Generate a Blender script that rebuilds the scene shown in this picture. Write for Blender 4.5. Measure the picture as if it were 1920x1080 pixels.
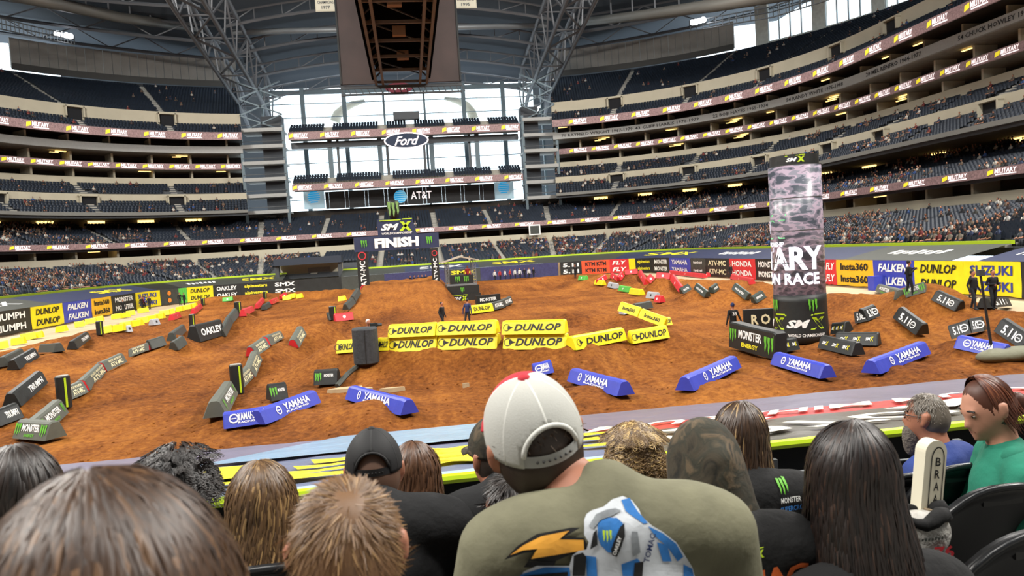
import bpy, bmesh, math, random
import numpy as np
from mathutils import Vector, Matrix, noise
for o in list(bpy.data.objects): bpy.data.objects.remove(o)
random.seed(7); rng = np.random.default_rng(7)
SC = bpy.context.scene; COL = SC.collection
R_ = math.radians
# ------------------------------------------------------------------ camera
FPX = 1380.0; YAW = R_(7.7); PIT = R_(3.06); ROL = R_(3.6)
CAM = Vector((0, 0, 5.0))
FW = Vector((math.sin(YAW)*math.cos(PIT), math.cos(YAW)*math.cos(PIT), -math.sin(PIT)))
_r0 = Vector((math.cos(YAW), -math.sin(YAW), 0)); _u0 = _r0.cross(FW)
RT = _r0*math.cos(ROL) - _u0*math.sin(ROL); UP = _u0*math.cos(ROL) + _r0*math.sin(ROL)
cd = bpy.data.cameras.new('camera'); cam = bpy.data.objects.new('camera', cd); COL.objects.link(cam)
cam.matrix_world = Matrix(((RT.x, UP.x, -FW.x, CAM.x), (RT.y, UP.y, -FW.y, CAM.y), (RT.z, UP.z, -FW.z, CAM.z), (0, 0, 0, 1)))
cd.sensor_width = 36; cd.lens = FPX/1920*36; cd.clip_start = 0.05; cd.clip_end = 900
cd.dof.use_dof = True; cd.dof.focus_distance = 7.0; cd.dof.aperture_fstop = 7.0
SC.camera = cam
SC.view_settings.view_transform = 'Standard'; SC.view_settings.look = 'None'
SC.view_settings.exposure = 0.0; SC.view_settings.gamma = 1.0; SC.view_settings.use_curve_mapping = False
# ------------------------------------------------------------------ sky and stadium floodlights
W = bpy.data.worlds.new('World'); SC.world = W; W.use_nodes = True
bg = W.node_tree.nodes['Background']; bg.inputs[0].default_value = (0.80, 0.92, 1.0, 1); bg.inputs[1].default_value = 2.6
def area(name, loc, target, sx, sy, power, col=(1, 0.96, 0.9)):
    l = bpy.data.lights.new(name, 'AREA'); l.shape = 'RECTANGLE'; l.size = sx; l.size_y = sy; l.energy = power; l.color = col
    o = bpy.data.objects.new(name, l); COL.objects.link(o); o.location = loc
    o.rotation_euler = (Vector(target)-Vector(loc)).to_track_quat('-Z', 'Y').to_euler()
    o['label'] = 'stadium floodlight bank on the roof catwalk'; o['category'] = 'light'; o['group'] = 'floodlight banks on the roof catwalks'
    return o
for sx in (-1, 1):
    for yy in (5, 50, 95):
        area('floodlight_bank', (sx*48, yy, 50), (sx*4, yy+12, 0), 22, 4, 36000)
    area('floodlight_bank', (sx*14, -4, 46), (sx*6, 34, 0), 14, 5, 12000)
# ------------------------------------------------------------------ pixels to places (photo taken as 1920 x 1080)
def ray(px, py): return FW*FPX + RT*(px-960) + UP*(540-py)
def at_z(px, py, z): d = ray(px, py); return CAM + d*((z-CAM.z)/d.z)
def at_y(px, py, y): d = ray(px, py); return CAM + d*((y-CAM.y)/d.y)
def at_d(px, py, dist): return CAM + ray(px, py)*(dist/FPX)
# ------------------------------------------------------------------ materials
def lin(c):
    if isinstance(c, str):
        c = c.lstrip('#'); c = [int(c[i:i+2], 16)/255 for i in (0, 2, 4)]
        return tuple(x/12.92 if x <= 0.04045 else ((x+0.055)/1.055)**2.4 for x in c)
    return tuple(c)
MATS = {}
def mat(name, col, rough=0.6, metal=0.0, emit=0.0, var=0.0, vscale=3.0, bump=0.0, bscale=40.0, spec=0.5, coat=0.0, stretch=None):
    if name in MATS: return MATS[name]
    m = bpy.data.materials.new(name); m.use_nodes = True; nt = m.node_tree; b = nt.nodes['Principled BSDF']
    c = lin(col)
    b.inputs['Base Color'].default_value = (*c, 1); b.inputs['Roughness'].default_value = rough; b.inputs['Metallic'].default_value = metal
    b.inputs['Specular IOR Level'].default_value = spec
    if coat: b.inputs['Coat Weight'].default_value = coat
    tc = None
    if var or bump:
        tc = nt.nodes.new('ShaderNodeTexCoord'); src = tc.outputs['Object']
        if stretch:
            mp = nt.nodes.new('ShaderNodeMapping'); mp.inputs['Scale'].default_value = stretch; nt.links.new(src, mp.inputs[0]); src = mp.outputs[0]
    if var:
        n = nt.nodes.new('ShaderNodeTexNoise'); n.inputs['Scale'].default_value = vscale; n.inputs['Detail'].default_value = 5
        nt.links.new(src, n.inputs['Vector'])
        r = nt.nodes.new('ShaderNodeValToRGB'); r.color_ramp.elements[0].position = 0.3; r.color_ramp.elements[1].position = 0.7
        r.color_ramp.elements[0].color = (*[max(0, x*(1-var)) for x in c], 1); r.color_ramp.elements[1].color = (*[min(1, x*(1+var)) for x in c], 1)
        nt.links.new(n.outputs['Fac'], r.inputs[0]); nt.links.new(r.outputs[0], b.inputs['Base Color'])
    if bump:
        n2 = nt.nodes.new('ShaderNodeTexNoise'); n2.inputs['Scale'].default_value = bscale; n2.inputs['Detail'].default_value = 6
        nt.links.new(src, n2.inputs['Vector']); bp = nt.nodes.new('ShaderNodeBump'); bp.inputs['Strength'].default_value = bump
        bp.inputs['Distance'].default_value = 0.05
        nt.links.new(n2.outputs['Fac'], bp.inputs['Height']); nt.links.new(bp.outputs[0], b.inputs['Normal'])
    if emit:
        b.inputs['Emission Color'].default_value = (*c, 1); b.inputs['Emission Strength'].default_value = emit
    MATS[name] = m; return m
def vcol_mat(name, rough=0.5, spec=0.4, aniso=0.0):
    m = bpy.data.materials.new(name); m.use_nodes = True; nt = m.node_tree; b = nt.nodes['Principled BSDF']
    a = nt.nodes.new('ShaderNodeAttribute'); a.attribute_name = 'Col'; nt.links.new(a.outputs['Color'], b.inputs['Base Color'])
    b.inputs['Roughness'].default_value = rough; b.inputs['Specular IOR Level'].default_value = spec; MATS[name] = m
    return m
# ------------------------------------------------------------------ object helpers
def link(name, me, m=None, parent=None, label=None, cat=None, group=None, kind=None):
    o = bpy.data.objects.new(name, me); COL.objects.link(o)
    if m is not None and me is not None and len(me.materials) == 0:
        for q in (m if isinstance(m, (list, tuple)) else [m]): me.materials.append(q)
    if parent is not None: o.parent = parent
    if label: o['label'] = label
    if cat: o['category'] = cat
    if group: o['group'] = group
    if kind: o['kind'] = kind
    return o
def thing(name, label, cat, loc=(0, 0, 0), rz=0.0, group=None):
    o = link(name, None, None, None, label, cat, group); o.location = loc; o.rotation_euler = (0, 0, rz); o.empty_display_size = 0.2
    return o
def me_from(verts, faces, smooth=False, name='m'):
    me = bpy.data.meshes.new(name); me.from_pydata([tuple(v) for v in verts], [], faces); me.update()
    if smooth: me.polygons.foreach_set('use_smooth', [True]*len(me.polygons))
    return me
class MB:
    """collects simple solids and builds ONE mesh"""
    def __init__(s): s.v = []; s.f = []; s.mi = []
    def add(s, verts, faces, mi=0):
        b = len(s.v); s.v += [tuple(v) for v in verts]; s.f += [tuple(i+b for i in f) for f in faces]; s.mi += [mi]*len(faces); return s
    def box(s, c, size, rz=0.0, mi=0, M=None):
        hx, hy, hz = size[0]/2, size[1]/2, size[2]/2
        P = [Vector((x*hx, y*hy, z*hz)) for x in (-1, 1) for y in (-1, 1) for z in (-1, 1)]
        q = Matrix.Rotation(rz, 3, 'Z') if M is None else M
        P = [q @ p + Vector(c) for p in P]
        return s.add(P, [(0, 1, 3, 2), (4, 6, 7, 5), (0, 4, 5, 1), (2, 3, 7, 6), (0, 2, 6, 4), (1, 5, 7, 3)], mi)
    def bar(s, a, b, w, h=None, mi=0, n=4):
        a = Vector(a); b = Vector(b); d = (b-a); L = d.length
        if L < 1e-6: return s
        d.normalize(); up = Vector((0, 0, 1)) if abs(d.z) < 0.95 else Vector((1, 0, 0))
        x = d.cross(up).normalized(); y = x.cross(d).normalized(); h = h or w
        if n == 4:
            ring = [(-w/2, -h/2), (w/2, -h/2), (w/2, h/2), (-w/2, h/2)]
        else:
            ring = [(w/2*math.cos(2*math.pi*i/n), h/2*math.sin(2*math.pi*i/n)) for i in range(n)]
        V = [a+x*p+y*q for p, q in ring]+[b+x*p+y*q for p, q in ring]
        F = [(i, (i+1) % n, n+(i+1) % n, n+i) for i in range(n)]+[tuple(range(n-1, -1, -1)), tuple(range(n, 2*n))]
        return s.add(V, F, mi)
    def tube(s, pts, rad, n=6, mi=0, cap=True):
        pts = [Vector(p) for p in pts]; m = len(pts); V = []
        rads = rad if isinstance(rad, (list, tuple)) else [rad]*m
        prev = None
        for i, p in enumerate(pts):
            d = (pts[min(i+1, m-1)]-pts[max(i-1, 0)]).normalized()
            ref = prev if prev is not None else (Vector((0, 0, 1)) if abs(d.z) < 0.9 else Vector((1, 0, 0)))
            x = d.cross(ref); x = x.normalized() if x.length > 1e-6 else Vector((1, 0, 0)); y = x.cross(d).normalized(); prev = y
            for k in range(n):
                a = 2*math.pi*k/n; V.append(p+(x*math.cos(a)+y*math.sin(a))*rads[i])
        F = [(i*n+k, i*n+(k+1) % n, (i+1)*n+(k+1) % n, (i+1)*n+k) for i in range(m-1) for k in range(n)]
        if cap: F += [tuple(range(n-1, -1, -1)), tuple(range((m-1)*n, m*n))]
        return s.add(V, F, mi)
    def lathe(s, prof, c=(0, 0, 0), n=24, mi=0):
        V = []; m = len(prof)
        for r, z in prof:
            for k in range(n):
                a = 2*math.pi*k/n; V.append((c[0]+r*math.cos(a), c[1]+r*math.sin(a), c[2]+z))
        F = [(i*n+k, i*n+(k+1) % n, (i+1)*n+(k+1) % n, (i+1)*n+k) for i in range(m-1) for k in range(n)]
        if prof[0][0] > 1e-4: F.append(tuple(range(n-1, -1, -1)))
        if prof[-1][0] > 1e-4: F.append(tuple(range((m-1)*n, m*n)))
        return s.add(V, F, mi)
    def ell(s, c, r, n=10, m=7, mi=0, M=None):
        V = []
        for i in range(m+1):
            t = math.pi*i/m
            for k in range(n):
                a = 2*math.pi*k/n; p = Vector((r[0]*math.sin(t)*math.cos(a), r[1]*math.sin(t)*math.sin(a), r[2]*math.cos(t)))
                if M is not None: p = M @ p
                V.append(p+Vector(c))
        F = [((i+1)*n+k, (i+1)*n+(k+1) % n, i*n+(k+1) % n, i*n+k) for i in range(m) for k in range(n)]
        return s.add(V, F, mi)
    def mesh(s, smooth=False, name='m'):
        me = me_from(s.v, s.f, smooth, name)
        if any(s.mi): me.polygons.foreach_set('material_index', s.mi)
        return me
    def build(s, name, m, parent=None, smooth=False, **kw):
        return link(name, s.mesh(smooth, name), m, parent, **kw)
# lettering: flat meshes made from Blender's own font, centred, x to the right, y up
_TX = {}
def text_mesh(body, bold=0.0, shear=0.0, res=2, sp=1.0):
    k = (body, bold, shear, res, sp)
    if k in _TX: return _TX[k]
    c = bpy.data.curves.new('t', 'FONT'); c.body = body; c.offset = bold; c.shear = shear; c.resolution_u = res; c.space_character = sp
    c.align_x = 'CENTER'; c.align_y = 'CENTER'; c.fill_mode = 'FRONT'
    o = bpy.data.objects.new('t', c); COL.objects.link(o); dg = bpy.context.evaluated_depsgraph_get()
    me = bpy.data.meshes.new_from_object(o.evaluated_get(dg)); bpy.data.objects.remove(o); bpy.data.curves.remove(c)
    V = np.zeros(len(me.vertices)*3); me.vertices.foreach_get('co', V); V = V.reshape(-1, 3)
    V[:, 0] -= (V[:, 0].min()+V[:, 0].max())/2; V[:, 1] -= (V[:, 1].min()+V[:, 1].max())/2
    F = [tuple(p.vertices) for p in me.polygons]; bpy.data.meshes.remove(me)
    w = float(np.ptp(V[:, 0])); h = float(np.ptp(V[:, 1])); V[:, 2] = 0
    _TX[k] = (V, F, w, h); return _TX[k]
class Print:
    """flat shapes and letters laid out in (u, v), mapped onto a surface by fn(u, v) -> 3D point"""
    def __init__(s): s.v = []; s.f = []
    def text(s, body, u, v, w, h, bold=0.02, shear=0.0, rot=0.0, res=2, sp=1.0):
        V, F, tw, th = text_mesh(body, bold, shear, res, sp); b = len(s.v)
        c, sn = math.cos(rot), math.sin(rot)
        for p in V:
            a, q = p[0]*w/tw, p[1]*h/th; s.v.append((u+a*c-q*sn, v+a*sn+q*c))
        s.f += [tuple(i+b for i in f) for f in F]; return s
    def poly(s, pts):
        b = len(s.v); s.v += [tuple(p) for p in pts]; s.f.append(tuple(range(b, b+len(pts)))); return s
    def rect(s, u0, v0, u1, v1, n=1):
        for i in range(n):
            a = u0+(u1-u0)*i/n; c = u0+(u1-u0)*(i+1)/n; s.poly([(a, v0), (c, v0), (c, v1), (a, v1)])
        return s
    def disc(s, u, v, r, n=16, r2=None):
        r2 = r2 or r; return s.poly([(u+r*math.cos(2*math.pi*i/n), v+r2*math.sin(2*math.pi*i/n)) for i in range(n)])
    def ring(s, u, v, r, t, n=18, a0=0, a1=2*math.pi):
        for i in range(n):
            a, b = a0+(a1-a0)*i/n, a0+(a1-a0)*(i+1)/n
            s.poly([(u+r*math.cos(a), v+r*math.sin(a)), (u+r*math.cos(b), v+r*math.sin(b)), (u+(r-t)*math.cos(b), v+(r-t)*math.sin(b)), (u+(r-t)*math.cos(a), v+(r-t)*math.sin(a))])
        return s
    def scrawl(s, u, v, w, h, n=6):             # lettering too small or worn to read: slanted strokes
        for k in range(n):
            x = u-w/2+w*(k+.15)/n; d = w/n*.62; y0 = v-h*(.5 if k % 2 else .38); y1 = v+h*(.34 if k % 3 else .5)
            s.poly([(x, y0), (x+d, y0), (x+d*1.2, y1), (x+d*.2, y1)])
        return s
    def claw(s, u, v, h):                       # three ragged vertical claw strokes
        for k, (dx, l0, l1) in enumerate(((-.26, .5, -.42), (0, .46, -.5), (.26, .5, -.34))):
            x = u+dx*h; w = .10*h
            s.poly([(x-w, v+l0*h), (x+w, v+(l0-.05)*h), (x+w*.7, v+.1*h), (x+w*1.0, v-.1*h), (x+w*.15, v+l1*h), (x-w*.35, v+(l1+.2)*h), (x-w*.3, v-.02*h), (x-w*.8, v+.12*h)])
        return s
    def smx(s, u, v, w, part):                  # part 0: white SM, 1: lime X and bar
        if part == 0: s.text('SM', u-.19*w, v-.02*w, .56*w, .2*w, .05, .35)
        else:
            X = u+.29*w; a = .2*w; t = .055*w
            s.poly([(X-a*.8, v+.13*w), (X-a*.8+2*t, v+.13*w), (X+a*.9, v-.16*w), (X+a*.9-2*t, v-.16*w)])
            s.poly([(X+a*.95, v+.13*w), (X+a*.95-2*t, v+.13*w), (X-a*1.0, v-.16*w), (X-a*1.0+2*t, v-.16*w)])
            s.poly([(u-.5*w, v+.17*w), (X-.14*w, v+.17*w), (X-.12*w, v+.2*w), (u-.5*w, v+.2*w)])
            s.poly([(X-.1*w, v+.19*w), (u+.5*w, v+.19*w), (u+.5*w, v+.22*w), (X-.08*w, v+.22*w)])
        return s
    def build(s, name, m, fn, parent=None, **kw):
        return link(name, me_from([fn(u, v) for u, v in s.v], s.f), m, parent, **kw)
def plane_fn(o, ex, ey, lift=0.01):
    o = Vector(o); ex = Vector(ex).normalized(); ey = Vector(ey).normalized(); n = ex.cross(ey).normalized()
    return lambda u, v: o+ex*u+ey*v+n*lift
M_CONC = mat('concrete', '#9a968c', .85, var=.12, vscale=1.5)
M_CREAM = mat('cream_wall', '#b9b19c', .8, var=.05, vscale=.4)
M_WHITE = mat('white_print', '#f2f2ee', .6)
M_BLACK = mat('black_print', '#0c0c0d', .6)
M_LIME = mat('lime_print', '#b9d51f', .6)
M_GREEN = mat('green_print', '#5fae2d', .6)
M_YEL = mat('yellow_vinyl', '#ecd912', .5, var=.06, vscale=2, bump=.15, bscale=5)
M_BLUE = mat('blue_vinyl', '#3743ae', .45, var=.08, vscale=2, bump=.15, bscale=5)
M_REDV = mat('red_vinyl', '#cf2c33', .5, var=.06, vscale=2)
M_BLKV = mat('black_vinyl', '#1d1f1e', .5, var=.15, vscale=2, bump=.15, bscale=5)
M_GRYV = mat('grey_vinyl', '#3c3f3a', .55, var=.12, vscale=3)
M_NAVY = mat('navy_vinyl', '#27304f', .5, var=.1, vscale=2)
M_STEEL = mat('galvanized_steel', '#8d9092', .45, .6)
M_DKST = mat('dark_steel', '#4a4d50', .5, .4)
# ================================================================== the stadium bowl
CX = 21.0; CY = 103.0; Y0 = 12.0
def pq(q, R, z=0.0):
    """point and outward normal on the plan curve: right side 0-1, corner 1-2, far end 2-3, corner 3-4, left side 4-5"""
    if q < 1: return Vector((CX+R, Y0+(CY-Y0)*q, z)), Vector((1, 0, 0))
    if q < 2: a = (q-1)*math.pi/2; n = Vector((math.cos(a), math.sin(a), 0)); return Vector((CX, CY, z))+n*R, n
    if q < 3: return Vector((CX-2*CX*(q-2), CY+R, z)), Vector((0, 1, 0))
    if q < 4: a = math.pi/2+(q-3)*math.pi/2; n = Vector((math.cos(a), math.sin(a), 0)); return Vector((-CX, CY, z))+n*R, n
    return Vector((-CX-R, CY-(CY-Y0)*(q-4), z)), Vector((-1, 0, 0))
def seglen(R): return [CY-Y0, math.pi/2*R, 2*CX, math.pi/2*R, CY-Y0]
def q_of_s(s, R):
    for i, L in enumerate(seglen(R)):
        if s <= L or i == 4: return i+min(max(s/L, 0), 1)*0.99999
        s -= L
def s_of_q(q, R):
    L = seglen(R); i = min(int(q), 4); return sum(L[:i])+(q-i)*L[i]
def qlist(q0, q1):
    st = [i/16 for i in range(16)]+[1+i/20 for i in range(20)]+[2+i/6 for i in range(6)]+[3+i/20 for i in range(20)]+[4+i/16 for i in range(17)]
    return [q0]+[q for q in st if q0+1e-3 < q < q1-1e-3]+[min(q1, 4.99999)]
def sweep(prof, q0=0, q1=5, closed=False):
    qs = qlist(q0, q1); V = []; n = len(prof)
    for q in qs:
        for R, z in prof: V.append(pq(q, R, z)[0])
    F = []
    m = n if closed else n-1
    for i in range(len(qs)-1):
        for k in range(m):
            a, b = i*n+k, i*n+(k+1) % n; F.append((a, b, b+n, a+n))
    if closed: F += [tuple(range(n-1, -1, -1)), tuple(range((len(qs)-1)*n, len(qs)*n))]
    return me_from(V, F)
def band(name, R0, R1, z0, z1, m, q0=0, q1=5, **kw):
    return link(name, sweep([(R0, z0), (R1, z0), (R1, z1), (R0, z1)], q0, q1, True), m, **kw)
QA, QB = 1.87, 3.13
SIDES = ((0, QA, 'right'), (QB, 5, 'left'))
M_SEATBLUE = mat('seat_blue', '#1f2733', .55, var=.2, vscale=.6)
M_SUITE = mat('suite_interior', '#3a322b', .8, var=.5, vscale=.35)
M_GLASSD = mat('suite_glass', '#20262c', .12, spec=.7)
M_WARM = mat('warm_light', '#ffd27a', .5, emit=3.0)
M_LED = mat('led_ribbon', '#8a6f6e', .6, emit=.3, var=.5, vscale=4.5)
M_LEDW = mat('led_white', '#fff2f2', .6, emit=1.0)
M_LEDY = mat('led_yellow', '#e8d531', .6, emit=.8)
M_BAND = mat('grey_band', '#a5a5a2', .6, var=.05)
M_PANEL = mat('grey_curtain', '#8e8a84', .85, var=.08, vscale=.5)
# row tables: (R, z) of every row tread
def rows(R0, z0, R1, z1, n): return [(R0+(R1-R0)*i/n, z0+(z1-z0)*i/n) for i in range(n)]
TIERS = [
 # name, rows, q ranges, crowd density
 ('lower', rows(20.6, 2.9, 37.0, 5.9, 19), [(0, 5)], .27),
 ('club', rows(37.3, 9.3, 51.0, 13.5, 16), [(0, 5)], .24),
 ('loge', rows(42.4, 15.0, 47.0, 17.4, 5), [(0, QA), (QB, 5)], .08),
 ('loge_back', rows(47.4, 18.8, 51.8, 21.0, 5), [(0, QA), (QB, 5)], .06),
 ('upper_front', rows(45.4, 30.1, 49.2, 32.2, 4), [(0, QA), (QB, 5)], .02),
 ('upper', rows(50.0, 33.5, 74.0, 44.6, 27), [(0, QA), (QB, 5)], .012)]
def step_profile(rw, R1, z1):
    p = [(rw[0][0], rw[0][1]-.6)]
    for i, (R, z) in enumerate(rw):
        p += [(R, z), (rw[i+1][0] if i+1 < len(rw) else R1, z)]
    p.append((R1, z1)); return p
ENDS = {'lower': (37.0, 5.9), 'club': (51.0, 13.5), 'loge': (47.0, 17.4), 'loge_back': (51.8, 21.0), 'upper_front': (49.3, 32.2), 'upper': (75, 45.4)}
for nm, rw, qs, dens in TIERS:
    for k, (qa, qb) in enumerate(qs):
        link('seating_deck', sweep(step_profile(rw, *ENDS[nm]), qa, qb), mat('deck_concrete', '#4d5054', .85, var=.1), kind='structure')
# walls, slabs and fascias
link('floor', me_from([(-60, -6, 0), (60, -6, 0), (60, 125, 0), (-60, 125, 0)], [(0, 1, 2, 3)]), mat('beige_floor', '#b39f80', .8, var=.12, vscale=.3), kind='structure')
link('wall_field', sweep([(15.5, 0), (15.5, 2.25), (16.1, 2.25), (16.1, 0)], 0, 5, True), mat('tan_wall', '#a48a6c', .8, var=.08), kind='structure')
band('wall_lower_bowl', 37.0, 37.4, 5.8, 7.6, M_CREAM, kind='structure')
link('wall_suite_field', sweep([(37.4, 7.0), (42, 7.0), (42, 9.6)], 0, 5), M_SUITE, kind='structure')
band('trim_club_slab', 36.6, 51, 9.15, 9.65, M_CONC, kind='structure')
link('wall_club_back', sweep([(51, 13.5), (55.5, 13.5), (55.5, 15.5)], 0, 5), M_SUITE, kind='structure')
for qa, qb, side in SIDES:
    band('trim_loge_slab_'+side, 41.9, 56, 14.85, 15.4, mat('slab_edge', '#7b7a75', .8), qa, qb, kind='structure')
    band('wall_loge_'+side, 47.0, 47.4, 17.2, 19.0, M_CREAM, qa, qb, kind='structure')
    band('wall_loge_top_'+side, 51.8, 52.2, 20.8, 22.5, M_CREAM, qa, qb, kind='structure')
    link('wall_suite_low_'+side, sweep([(52.2, 22.3), (56.5, 22.3), (56.5, 26.9)], qa, qb), M_SUITE, kind='structure')
    band('trim_suite_slab_'+side, 50.2, 57, 23.9, 24.1, M_CONC, qa, qb, kind='structure')
    link('wall_suite_mid_'+side, sweep([(50.4, 25.0), (55.5, 25.0), (55.5, 27.0)], qa, qb), M_SUITE, kind='structure')
    band('trim_name_band_'+side, 48.0, 48.5, 26.8, 28.1, M_BAND, qa, qb, kind='structure')
    band('trim_suite_ceiling_'+side, 48.5, 57, 26.9, 27.1, M_CONC, qa, qb, kind='structure')
    link('wall_suite_high_'+side, sweep([(48.5, 27.3), (54.0, 27.3), (54.0, 29.6), (45.4, 29.6)], qa, qb), M_SUITE, kind='structure')
    band('wall_upper_deck_'+side, 49.3, 49.8, 32.0, 34.6, M_CREAM, qa, qb, kind='structure')
# seats: one low seat shell, thousands of them
def seat_local():
    V = [(-.24, .2, .42), (.24, .2, .42), (.24, .28, .9), (-.24, .28, .9), (-.24, .26, .42), (.24, .26, .42), (.24, .34, .88), (-.24, .34, .88),
         (-.23, -.2, .45), (.23, -.2, .45), (.23, .2, .42), (-.23, .2, .42), (-.23, -.2, .36), (.23, -.2, .36)]
    F = [(0, 1, 2, 3), (5, 4, 7, 6), (3, 2, 6, 7), (0, 3, 7, 4), (2, 1, 5, 6), (8, 9, 10, 11), (12, 13, 9, 8)]
    return np.array(V), F
SV, SF = seat_local()
AIS = []          # aisle positions (q)
for i in range(9): AIS.append((i+.5)/9)
for i in range(5): AIS.append(1+(i+.5)/5)
for i in range(4): AIS.append(2+(i+.5)/4)
for i in range(5): AIS.append(3+(i+.5)/5)
for i in range(9): AIS.append(4+(i+.5)/9)
def row_spots(R, z, qa, qb, pitch=.56):
    out = []; L = seglen(R)
    for i in range(5):
        a, b = max(qa, i), min(qb, i+1)
        if b-a < 1e-4: continue
        n = int((b-a)*L[i]/pitch)
        if n < 1: continue
        q = a+(np.arange(n)+.5)/n*(b-a)
        for A in AIS:
            if i <= A < i+1: q = q[np.abs(q-A)*L[i] > .62]
        out.append(q)
    return np.concatenate(out) if out else np.zeros(0)
def pq_np(q, R):
    P = np.zeros((len(q), 2)); N = np.zeros((len(q), 2))
    for k, qq in enumerate(q):
        p, n = pq(float(qq), R); P[k] = p.x, p.y; N[k] = n.x, n.y
    return P, N
def vis(P, z):
    v = np.column_stack([P[:, 0]-CAM.x, P[:, 1]-CAM.y, z-CAM.z])
    w = v @ np.array(FW); x = 960+FPX*(v @ np.array(RT))/np.maximum(w, .1); y = 540-FPX*(v @ np.array(UP))/np.maximum(w, .1)
    return (w > 1) & (x > -160) & (x < 2080) & (y > -120) & (y < 1080)
SEATS = []        # x, y, z, nx, ny, tier
for ti, (nm, rw, qs, dens) in enumerate(TIERS):
    step = rw[1][0]-rw[0][0]
    for R, z in rw:
        for qa, qb in qs:
            q = row_spots(R, z, qa, qb)
            P, N = pq_np(q, R+step*.5); zz = np.full(len(q), z); k = vis(P, zz)
            SEATS.append(np.column_stack([P, zz, N, np.full(len(q), ti)])[k])
SEATS = np.concatenate(SEATS)
# the tunnel portal in the far left corner and the end-zone gaps keep no seats
tun = (SEATS[:, 5] == 0) & (SEATS[:, 0] > -23.5) & (SEATS[:, 0] < -8.5) & (SEATS[:, 1] > 121) & (SEATS[:, 1] < 131)
SEATS = SEATS[~tun]
for R_p, z_p in ((47.3, 17.6), (49.7, 33.2)):      # the stair portals stand clear of seats
    for A in AIS:
        if (A < QA or A > QB) and int(A*100) % 2 == 0:
            p_ = pq(A, R_p)[0]; SEATS = SEATS[(np.hypot(SEATS[:, 0]-p_.x, SEATS[:, 1]-p_.y) > 2.1) | (np.abs(SEATS[:, 2]-z_p) > 2.2)]
def scatter(S, V, F):
    """copies of one small shape at every spot, joined in one mesh"""
    n = len(S); m = len(V)
    T = np.column_stack([S[:, 4], -S[:, 3]])           # tangent
    X = S[:, None, 0]+V[None, :, 0]*T[:, None, 0]+V[None, :, 1]*S[:, None, 3]
    Y = S[:, None, 1]+V[None, :, 0]*T[:, None, 1]+V[None, :, 1]*S[:, None, 4]
    Z = S[:, None, 2]+V[None, :, 2]
    co = np.stack([X, Y, Z], -1).reshape(-1, 3)
    lens = np.array([len(f) for f in F]); li = np.concatenate([np.array(f) for f in F])
    loops = (li[None, :]+(np.arange(n)*m)[:, None]).reshape(-1)
    tot = np.tile(lens, n); start = np.concatenate([[0], np.cumsum(tot)[:-1]])
    me = bpy.data.meshes.new('scatter'); me.vertices.add(n*m); me.loops.add(len(loops)); me.polygons.add(len(tot))
    me.vertices.foreach_set('co', co.astype(np.float32).ravel()); me.loops.foreach_set('vertex_index', loops.astype(np.int32))
    me.polygons.foreach_set('loop_start', start.astype(np.int32)); me.polygons.foreach_set('loop_total', tot.astype(np.int32))
    me.update(calc_edges=True); return me
dist = np.hypot(SEATS[:, 0], SEATS[:, 1])
order = np.argsort(dist+1000*(SEATS[:, 5] != 0)); near = order[:300]; far = order[300:]
seat_me = me_from(SV, SF, name='stadium_seat'); seat_me.materials.append(M_SEATBLUE)
for i in near:
    s = SEATS[i]; o = link('folding_chair', seat_me, None, None, 'navy folding chair in the nearest rows of the right lower stand', 'chair', 'navy folding chairs of the right lower stand')
    o.location = s[:3]; o.rotation_euler = (0, 0, math.atan2(-s[3], s[4]))
link('stadium_seats', scatter(SEATS[far], SV, SF), M_SEATBLUE, None, 'rows of navy folding seats filling the stands', 'seats', kind='stuff')
# crowd: seated figures
def person_local():
    mb = MB()
    rings = [((0, -.02, .42), .19, .14), ((0, .05, .55), .19, .13), ((0, .1, .8), .21, .12), ((0, .1, .98), .2, .1), ((0, .08, 1.05), .07, .07), ((0, .05, 1.1), .06, .06)]
    n = 6; V = []; F = []
    for (c, a, b) in rings:
        for k in range(n): t = 2*math.pi*k/n; V.append((c[0]+a*math.cos(t), c[1]+b*math.sin(t), c[2]))
    for i in range(len(rings)-1):
        for k in range(n): F.append((i*n+k, i*n+(k+1) % n, (i+1)*n+(k+1) % n, (i+1)*n+k))
    mb.add(V, F, 0); mb.ell((0, .04, 1.2), (.095, .11, .13), 6, 4, 1)
    nb = len(mb.f); mb.ell((0, .07, 1.25), (.1, .105, .1), 6, 3, 2)
    for s in (-1, 1):
        mb.bar((s*.1, 0, .48), (s*.11, -.42, .5), .15, .14, 3); mb.bar((s*.11, -.42, .55), (s*.11, -.45, .08), .12, .12, 3)
        mb.bar((s*.24, .08, .96), (s*.27, -.05, .68), .1, .1, 0); mb.bar((s*.27, -.05, .68), (s*.16, -.32, .6), .08, .08, 1)
    V_ = np.array(mb.v); V_[:, 0] *= .82; return V_, mb.f, np.array(mb.mi)
PV, PF, PMI = person_local()
SHIRTS = ['#17181b', '#1b1c20', '#26282c', '#6e2c2c', '#b9b6b0', '#4b4f56', '#2a3550', '#6c5b4d', '#b9b3a8', '#15161a', '#3b3234', '#2f4a7a', '#3a3a35', '#6b6258']
SHN = ['black', 'near-black', 'charcoal', 'dark red', 'pale grey', 'slate grey', 'navy', 'brown', 'beige', 'jet black', 'dark plum', 'blue', 'dark olive', 'taupe']
SKINS = ['#a9745a', '#8a5a44', '#b98468']
HAIRS = ['#1b1512', '#2e2119', '#4a3524', '#111214']
SM = [mat('crowd_shirt_%d' % i, c, .8) for i, c in enumerate(SHIRTS)]; SKM = [mat('crowd_skin_%d' % i, c, .6) for i, c in enumerate(SKINS)]
HM = [mat('crowd_hair_%d' % i, c, .7) for i, c in enumerate(HAIRS)]; PTM = mat('crowd_trousers', '#20232b', .8)
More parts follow.
